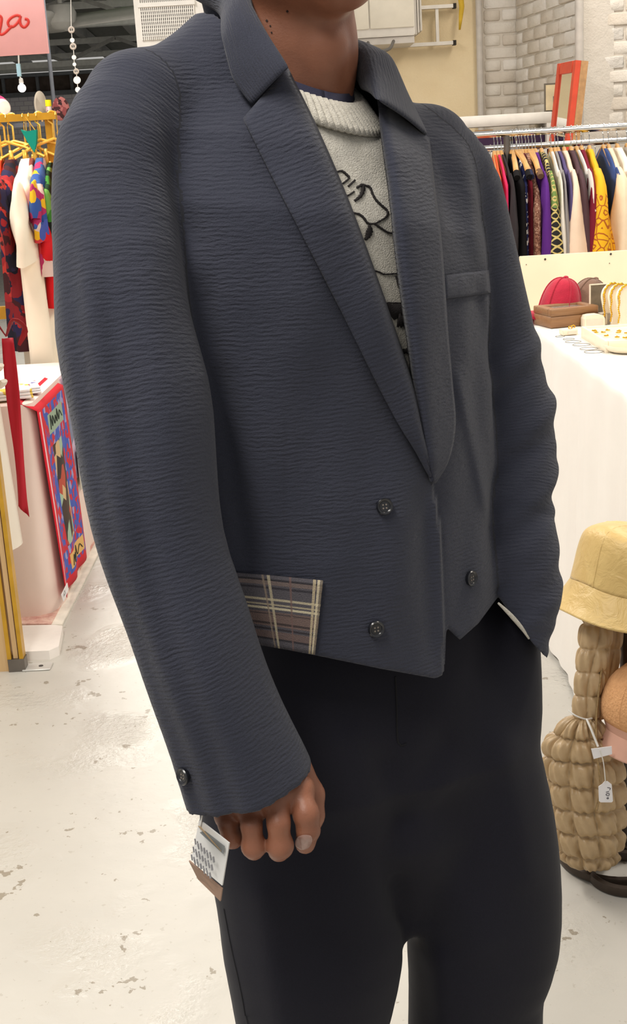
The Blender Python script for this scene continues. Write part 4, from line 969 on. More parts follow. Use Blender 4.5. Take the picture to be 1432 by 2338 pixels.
GOLD = M_('gold_metal', (226, 176, 60), .25, .1, metal=.9)
for k, (px, py, lbk) in enumerate(((1400, 742, 'nearest the card box'), (1416, 744, 'between its two neighbours'), (1434, 747, 'farthest from the card box'))):
    p = G(px, py, ZI) + np.array([0, .03, 0]); o = tag(empty('necklace_stand', p, .5), 'cream necklace stand draped with gold chain, ' + lbk, 'necklace stand', 'necklace stands on the counter')
    g = [(.036 * math.cos(a), 0, .085 + .036 * math.sin(a)) for a in np.linspace(-.3, math.pi + .3, 22)] + [(-.022, 0, .02), (-.026, 0, 0), (.026, 0, 0), (.022, 0, .02)]
    MB().prism(g, (0, -.004, 0), (0, .004, 0)).build('board', CRM, o, world=False, auto=30)
    ch = MB(); n_ = 26
    for i in range(n_):
        a = math.pi * i / (n_ - 1); rr = .034 + .0015 * math.sin(i * 1.9); c_ = np.array([rr * math.cos(a), -.008, .088 + rr * math.sin(a)]) if i % 1 == 0 else 0
        ch.sphere(c_, (.0032 + .0008 * (i % 3), .003, .0032), 8, 6)
    for i in range(12): ch.sphere((-.033 + .002 * math.sin(i), -.008, .084 - .0062 * i), (.0030, .0028, .0036), 8, 6)
    for i in range(12): ch.sphere((.031 - .002 * i, -.008, .084 - .0052 * i), (.0036, .0034, .0042), 8, 6)
    ch.build('gold_chain', GOLD, o, world=False, smooth=True)
# trays, bowl, bangles
p0, p1 = G(1321, 771, ZI - .002), G(1389, 806, ZI - .002); p0[0] = p1[0] = (p0[0] + p1[0]) / 2
tr = tag(empty('display_tray', p1), 'white square display tray of gold earrings', 'tray'); LY = p0[1] - p1[1]; hh = .032
MB().box((.13, LY / 2, .0045), (.25, LY - .01, .007)).build('base', CRM, tr, world=False)
for c_, d_ in (((.004, LY / 2, hh / 2), (.008, LY, hh)), ((.256, LY / 2, hh / 2), (.008, LY, hh)), ((.13, .0045, hh / 2), (.2435, .008, hh - .001)), ((.13, LY - .0045, hh / 2), (.2435, .008, hh - .001))): MB().box(c_, d_, bev=.001).build('side', CRM, tr, world=False)
MB().box((.13, LY / 2, .018), (.24, LY - .02, .016)).build('padded_insert', M_('ivory_velvet', (238, 228, 190), .95, sheen=.3), tr, world=False)
for i in range(14):
    c_ = p1 + np.array([rng.uniform(.012, .10), rng.uniform(.02, LY * .75), .029]); o = empty('earring', c_, rng.uniform(0, 3)); tag(o, 'small gold earring lying on the white display tray', 'earring', 'gold earrings on the tray')
    MB().tube([(.006 * math.cos(t_), .006 * math.sin(t_), .0015) for t_ in np.linspace(0, 2 * math.pi, 12, endpoint=False)], .0012, 6, closed=True).build('hoop', GOLD, o, world=False); MB().sphere((.007, 0, .002), .0026, 8, 6).build('bead', GOLD, o, world=False)
pb_ = G(1448, 808, ZI) + np.array([0, .05, 0]); bw = MB().lathe(pb_, [(.002, .0), (.045, .0), (.058, .006), (.066, .016), (.066, .020), (.060, .019), (.05, .008), (.002, .006)], 32).build('trinket_bowl', CRM); tag(bw, 'shallow round cream trinket bowl before the display tray', 'bowl')
p = G(1303, 765, ZI); rt = tag(empty('ring_tray', p, .1), 'tiny cream tray with a pink front holding gold rings', 'tray')
MB().box((0, .02, .008), (.046, .036, .016), bev=.002).build('block', CRM, rt, world=False); MB().box((.006, .001, .007), (.026, .003, .009)).build('pink_front', M_('pale_pink_card', (240, 214, 196), .6), rt, world=False)
for k, (a, b) in enumerate(((.004, .014), (.018, .03))): MB().tube([(a + .005 * math.cos(t_), b, .0195 + .004 * math.sin(t_)) for t_ in np.linspace(0, 2 * math.pi, 12, endpoint=False)], .0016, 6, closed=True).build('gold_ring', GOLD, rt, world=False)
WIRE = M_('thin_grey_wire', (120, 116, 108), .4, metal=.6)
for a, b, r_ in ((1279, 768, .013), (1299, 774, .016), (1309, 780, .022), (1328, 787, .024), (1345, 796, .024), (1356, 803, .025)):
    p = G(a, b, ZI + .001); tag(MB().tube([p + np.array([r_ * math.cos(t_), r_ * .95 * math.sin(t_), 0]) for t_ in np.linspace(0, 2 * math.pi, 28, endpoint=False)], .0008, 6, closed=True).build('bangle', WIRE), 'thin wire bangle lying on the white counter cloth', 'bangle', 'wire bangles on the counter')
# ---- clothes rail
CHR = M_('chrome', (214, 212, 208), .16, .05, metal=1.0)
YR = 5.25; zR = P(1250, 299, YR)[2]; Y2 = 5.95; zR2 = P(1250, 331, Y2)[2]
for Y_, z_, nm_, xa, xb in ((YR, zR, 'chrome clothes rail of crowded garments behind the birch board', 1040, 1640), (Y2, zR2, 'lower chrome clothes rail behind the crowded front rail', 1050, 1640)):
    X0, X1 = P(xa, 300, Y_)[0], P(xb, 300, Y_)[0]; o = tag(empty('clothes_rail', ((X0 + X1) / 2, Y_, 0)), nm_, 'clothes rail', None)
    MB().tube([(X0, Y_, z_), (X1, Y_, z_)], .0135, 14).build('rail', CHR, o)
    for X in ((P(1158, 350, Y_)[0] if Y_ == YR else X0 + .02), X1 - .02):
        MB().tube([(X, Y_, .03), (X, Y_, z_ - .01)], .013, 12).build('post', M_('dull_steel', (120, 114, 108), .35, metal=.8), o); MB().bar((X, Y_ - .22, .018), (X, Y_ + .22, .018), .03, .03).build('foot', CHR, o)
HWOOD = M_('hanger_wood', (206, 158, 96), .5, .15, 30)
def cprint(name, cols, scale=9, base=None, thr=.0, metric='EUCLIDEAN'):
    if name in MATS: return MATS[name]
    t = NT(name); o = t.obj(); wv = t.n('ShaderNodeMix', data_type='VECTOR'); 
    dn = t.noise(scale * .7, 2, o, out=1); v_ = t.n('ShaderNodeVectorMath', {0: o, 1: t.n('ShaderNodeVectorMath', {0: dn, 'Scale': .12}, operation='SCALE').outputs[0]}, operation='ADD').outputs[0]
    vo = t.n('ShaderNodeTexVoronoi', {'Vector': v_, 'Scale': scale}, distance=metric); f = t.n('ShaderNodeSeparateColor', {0: vo.outputs['Color']}).outputs[0]
    n_ = len(cols); c = t.ramp(f, [(i / n_, lin(k)) for i, k in enumerate(cols)], 'CONSTANT')
    t.base(c).set(Roughness=.8, Specular_IOR_Level=.2); t.t.nodes.remove(wv); t.bump(t.noise(300, 2, o), .2, .002); MATS[name] = t.m; return t.m
def greek():
    t = NT('black_gold_maze_print'); o = t.n('ShaderNodeSeparateXYZ', {0: t.obj()}); y_, z_ = o.outputs[1], o.outputs[2]
    a = t.math('PINGPONG', t.math('ADD', y_, t.math('MULTIPLY', z_, .6)), .022); b = t.math('PINGPONG', t.math('SUBTRACT', z_, t.math('MULTIPLY', y_, .9)), .03)
    l1 = t.math('LESS_THAN', t.math('ABSOLUTE', t.math('SUBTRACT', a, .011)), .0026); l2 = t.math('LESS_THAN', t.math('ABSOLUTE', t.math('SUBTRACT', b, .014)), .003)
    blk = t.math('GREATER_THAN', t.noise(6, 1, t.obj()), .56)
    c = t.mix(blk, lin((26, 24, 24)), lin((112, 140, 70))); c = t.mix(t.math('MAXIMUM', l1, l2), c, lin((206, 186, 116)))
    t.base(c).set(Roughness=.8); return t.m
def garment(label, X, Yr, zr_, mat, w=.21, th=.012, length=.75, sleeve=.5, slv_w=.045, rz=0.0, group=None, hmat=None, seed=0, drop=.105, flare=.02, sth=None, cat='garment', name='hanging_garment', smat=None, nk=0.0, bell=.8):
    r_ = random.Random(seed * 7 + 3); o = empty(name, (X, Yr, zr_), rz); tag(o, label, cat, group)
    hm = hmat or HWOOD
    h = MB().tube([(0, -w * .84, -.088 - drop * .92), (0, -w * .5, -.082 - drop * .5), (0, 0, -.068), (0, w * .5, -.082 - drop * .5), (0, w * .84, -.088 - drop * .92)], [.006, .007, .008, .007, .006], 8, flat=.8).build('hanger', hm, o, world=False); h.location.z = -nk
    hk_ = MB().tube([(0, .0, -.066), (0, 0, -.03), (0, .014, -.018)] + [(0, .0155 * math.cos(a), .0155 * math.sin(a)) for a in np.linspace(-.5, math.pi * .95, 10)], .0018, 6).build('hook', CHR if hmat is None else hmat, h, world=False)
    hk_.parent = h
    if nk: hk_.location.z = nk; MB().tube([(0, 0, -.06), (0, 0, -.068 - nk)], .004, 6).build('neck', hmat or CHR, h, world=False).location.z = nk
    rings = []; nz = 22; nr = 40; ph = r_.uniform(0, 6)
    for i in range(nz):
        t_ = i / (nz - 1); z_ = -.078 - (length - .078) * t_**1.25; q = min(1, (-z_ - .078) / drop)
        ww = (.045 + (w - .045) * q**.85) + flare * t_; tk = th * (.55 + .45 * q) * (1 + .5 * t_)
        ring = []
        for k in range(nr):
            a = 2 * math.pi * k / nr; y_ = ww * math.copysign(abs(math.cos(a))**.8, math.cos(a)); fold = (.3 + .7 * t_) * (th * .5) * math.sin(y_ * 70 + ph + t_ * 2) * q
            ring.append((tk * math.copysign(abs(math.sin(a))**.6, math.sin(a)) + fold, y_, z_))
        rings.append(ring)
    MB().loft(rings).build('cloth', mat, o, world=False, auto=75).location.z = -nk
    if sleeve:
        st_ = sth or th * 1.3
        for s in (-1, 1):
            pts = [(0, s * (w - .035), -.082 - drop * .72), (0, s * (w + .0), -.115 - drop * .9), (0, s * (w + .018), -.20 - drop), (.004, s * (w + .020 + .01 * r_.random()), -.08 - drop - sleeve * .6), (.002, s * (w + .005), -.08 - drop - sleeve)]
            pts = crom(pts, 16); rr = np.interp(np.linspace(0, 1, 16), [0, .15, .5, 1], [.02, slv_w, slv_w * (1.05 if bell < 1 else 1.15), slv_w * bell]); rings = []
            for i, (p_, q_) in enumerate(zip(pts, rr)):
                tn = pts[min(i + 1, 15)] - pts[max(i - 1, 0)]; tn /= np.linalg.norm(tn); ax = np.cross(tn, (1, 0, 0))
                rings.append([p_ + ax * q_ * math.cos(a) + np.array([st_ * min(1, .25 + i * .11) * (1 + .25 * math.sin(a * 3 + i * .5 + ph)), 0, 0]) * math.sin(a) for a in np.linspace(0, 2 * math.pi, 18, endpoint=False)])
            MB().loft(rings).build('sleeve', smat or mat, o, world=False, auto=75).location.z = -nk
    return o
def fab(n_, rgb, **k): return M_('fabric_' + n_, rgb, .85, .10, 7, bump=.3, bscale=220, spec=.15, **k)
GR = 'garments on the chrome rail'
lst = [ # px of hanger at rail, label, material, thickness, sleeve, extra
 (1128, 'orange thin garment beside the rail post', fab('orange', (214, 92, 52)), .008, 0, {}),
 (1136, 'hot pink thin garment beside the rail post', fab('hotpink', (206, 52, 96)), .008, 0, {}),
 (1144, 'charcoal thin garment beside the rail post', fab('charcoal', (52, 48, 50)), .008, .3, {}),
 (1166, 'plain black sleeveless garment on the chrome rail', fab('black', (24, 22, 24)), .018, 0, dict(w=.23)),
 (1180, 'navy and white edged garment next to the plain black one', cprint('navy_white', [(34, 40, 84), (228, 226, 226), (40, 46, 92), (30, 34, 70)], 40), .012, 0, dict(w=.2)),
 (1192, 'dark red narrow garment on the chrome rail', fab('darkred', (96, 22, 34)), .010, 0, {}),
 (1200, 'brown lacy garment with mottled texture', cprint('brown_lace', [(120, 80, 66), (146, 104, 86), (104, 66, 54), (172, 136, 116)], 70), .020, 0, dict(w=.24, drop=.20)),
 (1222, 'bright purple garment on the chrome rail', fab('purple', (92, 44, 130)), .014, .42, dict(sth=.026)),
 (1236, 'black garment with gold and green maze print', greek(), .016, .55, dict(sth=.032)),
 (1258, 'white narrow garment next to the maze print', fab('white', (232, 226, 216)), .009, .4, {}),
 (1267, 'grey narrow garment next to the lavender one', fab('grey', (150, 146, 146)), .009, .4, {}),
 (1274, 'dusky lavender garment on the chrome rail', fab('lavender', (92, 80, 122)), .012, .45, dict(sth=.016)),
 (1288, 'plain pinkish beige garment on the chrome rail', fab('beige', (240, 214, 190)), .016, .55, dict(sth=.042, slv_w=.06)),
 (1304, 'dark plum brown garment beside the burgundy one', fab('plum', (88, 66, 72)), .014, .55, dict(sth=.030)),
 (1317, 'white garment between the plum and burgundy ones', fab('white', (232, 226, 216)), .008, .2, {}),
 (1328, 'burgundy garment beside the yellow one', fab('burgundy', (124, 34, 52)), .014, .55, dict(sth=.034)),
 (1346, 'bright yellow garment with orange paisley print', None, .018, .58, dict(sth=.052, slv_w=.07)),
 (1378, 'royal blue narrow garment beside the yellow one', fab('blue', (62, 84, 140)), .010, .3, {}),
 (1390, 'cream loose garment with wide sleeves', fab('cream', (236, 216, 188)), .018, .45, dict(sth=.042, slv_w=.07)),
 (1410, 'ivory ruffled garment near the end of the rail', fab('ivory', (240, 234, 222)), .020, .35, dict(sth=.045, slv_w=.08)),
 (1432, 'pale grey garment last on the chrome rail', fab('palegrey', (190, 180, 166)), .016, .5, {}),
]
t = NT('yellow_paisley'); o_ = t.obj(); vo = t.n('ShaderNodeTexVoronoi', {'Vector': o_, 'Scale': 22.0}, feature='DISTANCE_TO_EDGE').outputs[0]
z_ = t.n('ShaderNodeSeparateXYZ', {0: o_}).outputs[2]
pat = t.math('MULTIPLY', t.math('LESS_THAN', t.math('PINGPONG', vo, .16), .045), t.math('LESS_THAN', z_, -.24))
t.base(t.mix(pat, lin((240, 182, 20)), lin((176, 92, 18)))).set(Roughness=.8); YEL = t.m
for i, (px, lb_, mt, th, sl, kw) in enumerate(lst): garment(lb_, P(px, 299, YR)[0], YR, zR + .0, mt or YEL, th=th, sleeve=sl, group=GR, seed=i, rz=rng.uniform(-.05, .05), **kw)
for i, (px, lb_, mt) in enumerate(((1090, 'rust red garment on the lower rail', fab('rust', (150, 70, 60))), (1120, 'dusty pink garment on the lower rail', fab('dusty', (206, 168, 160))), (1255, 'brown garment on the lower rail', fab('brown', (112, 84, 66))), (1310, 'olive green garment on the lower rail', fab('olive', (138, 152, 84))), (1335, 'wine red spotted garment on the lower rail', cprint('wine', [(110, 24, 50), (140, 40, 60), (60, 16, 30)], 30)), (1360, 'lilac grey garment on the lower rail', fab('lilac', (176, 164, 176))), (1395, 'chestnut garment on the lower rail', fab('chestnut', (132, 84, 50))), (1415, 'black garment on the lower rail', fab('black', (24, 22, 24))))):
    garment(lb_, P(px, 330, Y2)[0], Y2, zR2, mt, th=.016, sleeve=.4, group='garments on the lower rail', seed=40 + i)
# loose extra hangers' wooden arms seen at the post
for i, px in enumerate((1170, 1178, 1186, 1207, 1215)):
    X = P(px, 299, YR)[0]; o = empty('wooden_hanger', (X, YR, zR), rng.uniform(-.2, .2)); tag(o, 'empty wooden hanger with a steel hook among the garments by the rail post', 'hanger', 'empty hangers on the chrome rail')
    h = MB().tube([(0, -.20, -.155), (0, -.12, -.11), (0, 0, -.07), (0, .12, -.11), (0, .2, -.155)], [.011, .010, .009, .010, .011], 8).build('arm', HWOOD, o, world=False)
    MB().tube([(0, .0, -.066), (0, 0, -.03), (0, .014, -.018)] + [(0, .0155 * math.cos(a), .0155 * math.sin(a)) for a in np.linspace(-.5, math.pi * .95, 10)], .0018, 6).build('hook', CHR, o, world=False)
    if i < 4: MB().tube([(0, -.215, -.165), (0, -.185, -.145)], .0125, 10).build('grip', fab(('black', 'navyg', 'black', 'brown')[i], ((24, 22, 24), (40, 44, 70), (24, 22, 24), (112, 84, 66))[i]), o, world=False)
# ---- hat stand with bucket hat, cap and quilted bag
IRON = M_('brown_iron', (66, 56, 48), .5, .2, 40, metal=.4)
hs0 = G(1428, 1985, .02); hc = P(1444, 1338, 2.40); hs = tag(empty('hat_stand', (hs0[0], hs0[1], 0)), 'dark iron hat stand with a ring-shaped foot', 'hat stand')
HX, HY = hc[0] - .01, hc[1] + .01
def ring_(c, r_, z_, rt=.008, sx=1.0, n=36): return MB().tube([(c[0] + r_ * sx * math.cos(a), c[1] + r_ * math.sin(a), z_) for a in np.linspace(0, 2 * math.pi, n, endpoint=False)], rt, 8, closed=True, flat=1.4)
ring_((hs0[0], hs0[1] + .0), .068, .012, .009).build('foot_ring', IRON, hs); ring_((hs0[0], HY - .02), .115, .012, .008).build('foot_ring', IRON, hs)
for a in (-2.6, -1.0, .6, 2.1): MB().bar((HX, HY, .012), (HX + .13 * math.cos(a), HY + .13 * math.sin(a), .012), .02, .012).build('foot_bar', IRON, hs)
for dx_ in (-.02, .02): MB().box((HX + dx_ - .03, HY, .05), (.010, .012, .09)).build('bracket', IRON, hs)
MB().tube([(HX, HY, .01), (HX, HY, hc[2] + .09)], .011, 12).build('pole', IRON, hs)
MB().tube([(HX, HY, .50), (HX - .04, HY - .02, .515), (HX - .06, HY - .03, .50)], .006, 8).build('hook', IRON, hs); MB().tube([(HX, HY, .40), (HX + .05, HY - .06, .42), (HX + .06, HY - .09, .41)], .006, 8).build('hook', IRON, hs)
def hat(name, label, c, prof, mat, rot, cat, wob=.004, n=64, stitch=None, smat=None, parts=None):
    o = tag(empty(name, c), label, cat); R = np.array(Matrix.Rotation(rot[0], 3, 'X') @ Matrix.Rotation(rot[1], 3, 'Y'))
    def q(r_, z_, a): return c + R @ np.array([r_ * (1 + wob * 6 * math.sin(3 * a + 1) + wob * 4 * math.sin(5 * a)) * math.cos(a), r_ * math.sin(a), z_ + wob * (math.sin(2 * a + .5) + .8 * math.sin(4 * a)) ])
    for nm, pr, m_ in parts or (('crown', prof, mat),):
        pr = crom(pr, 5 * len(pr)); MB().loft([[q(r_, z_, a) for a in np.linspace(0, 2 * math.pi, n, endpoint=False)] for r_, z_ in pr], cap=False).build(nm, m_, o, smooth=True, sol=.003)
    for r_, z_ in stitch or (): MB().tube([q(r_, z_, a) for a in np.linspace(0, 2 * math.pi, n, endpoint=False)], .0012, 5, closed=True).build('stitching', smat, o)
    for a in (-2.5, -1.35, .6, 2.2):
        MB().tube([q(r_ + .001, z_ + .0005, a) for r_, z_ in crom((parts or (('crown', prof, mat),))[0][1], 14)], .0016, 6).build('seam', mat, o)
    return o
def satin(name, rgb, r2):
    t = NT(name); o = t.obj(); n = t.noise(22, 4, o, .6, .8); f = t.noise(120, 3, o)
    t.base(t.mix(n, lin(rgb), lin(r2))).set(Roughness=.42, Specular_IOR_Level=.4, Sheen_Weight=.1); t.bump(t.math('ADD', t.noise(26, 4, t.n('ShaderNodeMapping', {'Vector': o, 'Location': (3, 5, 7)}).outputs[0], .6, .8), t.math('MULTIPLY', f, .1)), .5, .010); return t.m
KHA = satin('khaki_satin', (198, 164, 100), (220, 192, 128)); hc = P(1444, 1338, 2.40)
hat('bucket_hat', 'khaki satin bucket hat with a stitched brim on top of the stand', hc, None, KHA, (-.10, .16), 'hat', .003, parts=(('crown', [(.004, .118), (.05, .117), (.085, .112), (.104, .098), (.112, .07), (.116, .03), (.119, .0)], KHA), ('brim', [(.118, .001), (.128, -.018), (.140, -.040), (.152, -.058)], KHA)),
    stitch=[(.1195 + .0055 * k, -.003 - .0098 * k) for k in range(6)], smat=M_('brown_thread', (132, 98, 52), .8))
APR = NT('apricot_boucle'); o_ = APR.obj(); f_ = APR.noise(160, 3, o_); APR.base(APR.mix(f_, lin((196, 142, 94)), lin((224, 172, 122)))).set(Roughness=.95); APR.bump(APR.noise(190, 3, APR.n('ShaderNodeMapping', {'Vector': o_, 'Location': (3, 5, 7)}).outputs[0]), .9, .004); APR = APR.m
PKB = M_('dusty_pink_felt', (206, 160, 140), .8, .05); hc2 = P(1492, 1640, 2.28)
hat('felt_hat', 'apricot boucle hat with a dusty pink brim low on the stand', hc2, None, APR, (-.05, .0), 'hat', .002, parts=(('crown', [(.004, .112), (.04, .108), (.075, .085), (.096, .045), (.098, .012), (.092, .0)], APR), ('band', [(.092, .001), (.090, -.008), (.088, -.018)], PKB), ('brim', [(.086, -.014), (.094, -.030), (.106, -.056)], PKB)))
PUF = NT('beige_puffer_nylon'); o_ = PUF.obj(); n_ = PUF.noise(60, 3, o_); PUF.base(PUF.mix(n_, lin((172, 144, 106)), lin((190, 164, 126)))).set(Roughness=.38, Specular_IOR_Level=.45); PUF.bump(PUF.noise(75, 3, PUF.n('ShaderNodeMapping', {'Vector': o_, 'Location': (3, 5, 7)}).outputs[0]), .25, .004); PUF = PUF.m
bag = tag(empty('quilted_bag', P(1335, 1985, 2.30)), 'beige quilted puffer bag hanging from the hat stand', 'bag')
def quilt(name, rows, nu, nv, cu, cv, amp, n=150, m=130):
    S = crom(rows, m); rings = []         # px, py, halfwidth px, halfdepth m, Y
    for i in range(m):
        px, py, hw, hd, Y_ = S[i]; c = P(px, py, Y_); w_ = hw * proj(*c)[2] / FPX; ring = []
        fv = (i / (m - 1)) * nv; pv = 1 - abs(2 * (fv % 1) - 1)**3.0
        for k in range(n):
            a = 2 * math.pi * k / n; fu = (k / n) * nu + .12 * math.sin(fv * 1.3); pu = 1 - abs(2 * (fu % 1) - 1)**3.0
            wr_ = .16 * math.sin(fu * 2 * math.pi * 4) * (1 - pv)
            dsp = amp * (min(pu, 1) * min(pv, 1))**.6 * (1 + wr_) + amp * .12 * math.sin(fu * 17 + fv * 5); rw, rd = w_ - amp + dsp, hd - amp + dsp
            ring.append(c + _r * rw * math.cos(a) * 1.0 + np.array([0, -1, 0]) * rd * math.sin(a))
        rings.append(ring)
    return MB().loft(rings).build(name, PUF, bag, smooth=True)
quilt('pouch', [(1335, 1636, 36, .022, 2.30), (1328, 1660, 56, .035, 2.30), (1326, 1700, 88, .048, 2.30), (1333, 1760, 96, .055, 2.30), (1340, 1840, 92, .058, 2.30), (1343, 1910, 84, .055, 2.30), (1346, 1955, 70, .045, 2.30), (1348, 1978, 40, .028, 2.30)], 9, 7, 0, 0, .020)
quilt('strap', [(1370, 1370, 38, .019, 2.36), (1360, 1450, 40, .020, 2.34), (1348, 1540, 39, .020, 2.32), (1338, 1640, 36, .018, 2.30)], 4, 5, 0, 0, .010, 90, 110)
quilt('strap', [(1404, 1370, 22, .012, 2.42), (1402, 1450, 22, .012, 2.40), (1392, 1540, 20, .012, 2.38), (1368, 1640, 20, .012, 2.33)], 4, 5, 0, 0, .005, 70, 100)
MB().tube(crom([P(1381, 1400, 2.345), P(1380, 1480, 2.33), P(1370, 1560, 2.30), P(1362, 1640, 2.28), P(1364, 1720, 2.25), P(1372, 1800, 2.235), P(1362, 1850, 2.235)], 40), .0045, 8, flat=.5).build('zip', M_('tan_zip', (150, 124, 84), .5, .3, 200), bag)
TIE = M_('white_string', (220, 218, 212), .8)
MB().tube(crom([P(1298, 1622, 2.285), P(1315, 1634, 2.270), P(1338, 1642, 2.270), P(1352, 1640, 2.285)], 14), .0016, 6).build('tie', TIE, bag)
MB().tube(crom([P(1340, 1642, 2.268), P(1350, 1665, 2.245), P(1366, 1705, 2.225)], 12), .0022, 6).build('tie', TIE, bag)
CARDW = M_('tag_white', (236, 234, 236), .6, .03)
ptg = tag(empty('price_tag', P(1384, 1810, 2.215)), 'white price tag with handwritten number hanging on the quilted bag', 'tag')
def flatpoly(pp, Y_, th, name, mat, par):
    q = [P(a, b, Y_) for a, b in pp]; return MB().prism(q, (0, 0, 0), (0, th, 0)).build(name, mat, par, auto=20)
flatpoly([(1350, 1710), (1397, 1704), (1398, 1722), (1356, 1733)], 2.215, .001, 'swing_card', CARDW, ptg)
flatpoly([(1376, 1790), (1381, 1784), (1388, 1784), (1397, 1791), (1400, 1829), (1397, 1832), (1372, 1832), (1368, 1829), (1367, 1796)], 2.212, .0012, 'card', CARDW, ptg)
MB().tube(crom([P(1370, 1712, 2.2135), P(1378, 1740, 2.2135), P(1383, 1787, 2.2110)], 10), .0009, 6).build('string', TIE, ptg)
INK = M_('dark_ink', (50, 46, 60), .8)
for s_ in ([(1387, 1798), (1394, 1800), (1392, 1804)], [(1391, 1807), (1384, 1809)], [(1392, 1812), (1386, 1812), (1384, 1815), (1390, 1817), (1392, 1813)], [(1389, 1821), (1386, 1822), (1387, 1824), (1390, 1823), (1389, 1821)]):
    MB().tube([P(a, b, 2.2118) for a, b in crom(s_, 12)], .0006, 5).build('figure', INK, ptg)
# ================================================================== left: gold rack, draped table, wood frame
GOLDP = M_('gold_painted_steel', (196, 150, 44), .35, .12, metal=.35); 
YG = 5.25; xg = P(113, 300, YG)[0]; zg = P(60, 268, YG)[2]
gr = tag(empty('gold_clothes_rack', (xg - .6, YG, 0)), 'gold painted clothes rack with low twin base bars', 'clothes rack')
MB().bar((xg - 1.4, YG, zg), (xg + .03, YG, zg), .024, .026).build('rail', GOLDP, gr)
for X in (xg, xg - 1.35):
    MB().bar((X, YG + .02, .03), (X, YG + .02, zg), .032, .028, up=(0, 1, 0)).build('post', GOLDP, gr); MB().bar((X, YG - .02, .03), (X, YG + .36, .03), .03, .03).build('foot', GOLDP, gr)
zm = P(36, 712, YG + .05)[2]; MB().bar((xg - 1.35, YG + .05, zm), (xg, YG + .05, zm), .03, .05).build('mid_bar', GOLDP, gr)
for z_, y_ in ((.030, G(180, 1195, .03)[1]), (.030, G(180, 1167, .03)[1])): MB().bar((xg - 1.4, y_, z_), (xg + .22, y_, z_), .035, .045).build('base_bar', GOLDP, gr)
GH = M_('gold_hanger', (236, 190, 84), .3, .15, metal=.5)
def gx(px): return P(px, 268, YG)[0]
LG = 'garments on the gold rack'
CREAMJ = M_('cream_jersey', (248, 238, 216), .85, .04, 6, spec=.15); 
FLOR = cprint('blue_red_floral', [(52, 84, 152), (196, 60, 66), (214, 190, 180), (64, 96, 150), (170, 48, 96), (226, 180, 40), (70, 90, 170)], 16)
FLO2 = cprint('grey_red_floral', [(128, 138, 116), (196, 88, 70), (120, 60, 50), (60, 90, 150), (206, 180, 160), (150, 150, 130)], 13)
DARKF = cprint('dark_red_navy_floral', [(38, 34, 66), (150, 36, 40), (60, 26, 30), (28, 26, 40), (176, 52, 44), (120, 30, 36)], 20)
REDF = cprint('red_black_floral', [(190, 34, 40), (66, 22, 24), (206, 44, 44), (110, 28, 34), (160, 36, 40)], 24)
garment('cream jersey dress with short sleeves on the gold rack', gx(52), YG, zg, CREAMJ, w=.225, th=.040, length=.92, sleeve=.25, slv_w=.075, sth=.034, bell=1.45, group=LG, hmat=GH, nk=.075, seed=60, drop=.12, name='hanging_dress', cat='dress')
garment('blue and red floral dress hanging beside the cream one', gx(84), YG, zg, FLOR, w=.20, th=.030, length=.52, sleeve=.18, slv_w=.06, sth=.022, group=LG, hmat=GH, nk=.075, seed=61, drop=.12, name='hanging_dress', cat='dress')
garment('grey and red patterned dress behind the cream one', gx(66), YG, zg, FLO2, w=.16, th=.02, length=.62, sleeve=0, group=LG, hmat=GH, nk=.075, seed=62, name='hanging_dress', cat='dress')
garment('dark red and navy floral dress on the gold rack', gx(14), YG, zg, DARKF, w=.21, th=.035, length=.80, sleeve=.3, slv_w=.06, sth=.02, group=LG, hmat=GH, nk=.075, seed=63, name='hanging_dress', cat='dress')
garment('orange red strappy top on the gold rack', gx(-6), YG, zg, fab('orangered', (222, 78, 40)), w=.12, th=.012, length=.36, sleeve=0, group=LG, hmat=GH, nk=.075, seed=64, name='camisole', cat='camisole')
garment('red floral blouse hanging above the long sash', G(57, 1532)[0] - .30, G(57, 1532)[1] + .48, 1.72, REDF, w=.13, th=.04, length=.80, sleeve=0, hmat=GH, seed=65, rz=1.5, flare=.09, name='hanging_blouse', cat='blouse')
garment('red top with a short hem next to the floral dress', gx(96), YG, zg - .22, fab('scarlet', (206, 34, 40)), w=.17, th=.018, length=.50, sleeve=.1, group=LG, hmat=GH, seed=66, name='camisole', cat='camisole')
garment('coral pink top at the end of the gold rack', gx(128), YG + .0, zg, fab('coral', (236, 110, 104)), w=.16, th=.012, length=.34, sleeve=0, group=LG, hmat=GH, nk=.075, seed=67, name='camisole', cat='camisole')
garment('leaf green printed top behind the floral dress', gx(104), YG + .02, zg - .02, cprint('leaf_green', [(60, 130, 50), (30, 60, 36), (110, 170, 80), (24, 30, 26)], 18), w=.18, th=.015, length=.42, sleeve=0, group=LG, hmat=GH, nk=.075, seed=68, name='camisole', cat='camisole')
garment('lavender marbled long top on the gold rack', gx(30), YG + .06, zg - .40, cprint('lavender_marble', [(204, 184, 212), (170, 150, 190), (226, 212, 226), (150, 146, 186)], 8), w=.2, th=.03, length=.78, sleeve=0, group=LG, hmat=GH, seed=69, name='camisole', cat='camisole')
for i, px in enumerate((6, 26, 88, 118)):
    X = gx(px); o = empty('gold_clip_hanger', (X, YG, zg), 1.3 + .2 * i); tag(o, 'empty gold clip hanger on the gold rack', 'hanger', 'gold clip hangers on the rack')
    MB().tube([(0, -.16, -.15), (0, -.08, -.11), (0, 0, -.085), (0, .08, -.11), (0, .16, -.15)], .006, 8).build('arm', GH, o, world=False); MB().tube([(0, .0, -.085), (0, 0, -.03), (0, .014, -.018)] + [(0, .018 * math.cos(a), .018 * math.sin(a)) for a in np.linspace(-.5, math.pi * .95, 10)], .004, 6).build('hook', GH, o, world=False)
    for y_ in (-.12, .12): MB().box((0, y_, -.15), (.014, .016, .06), bev=.002).build('clip', GH, o, world=False)
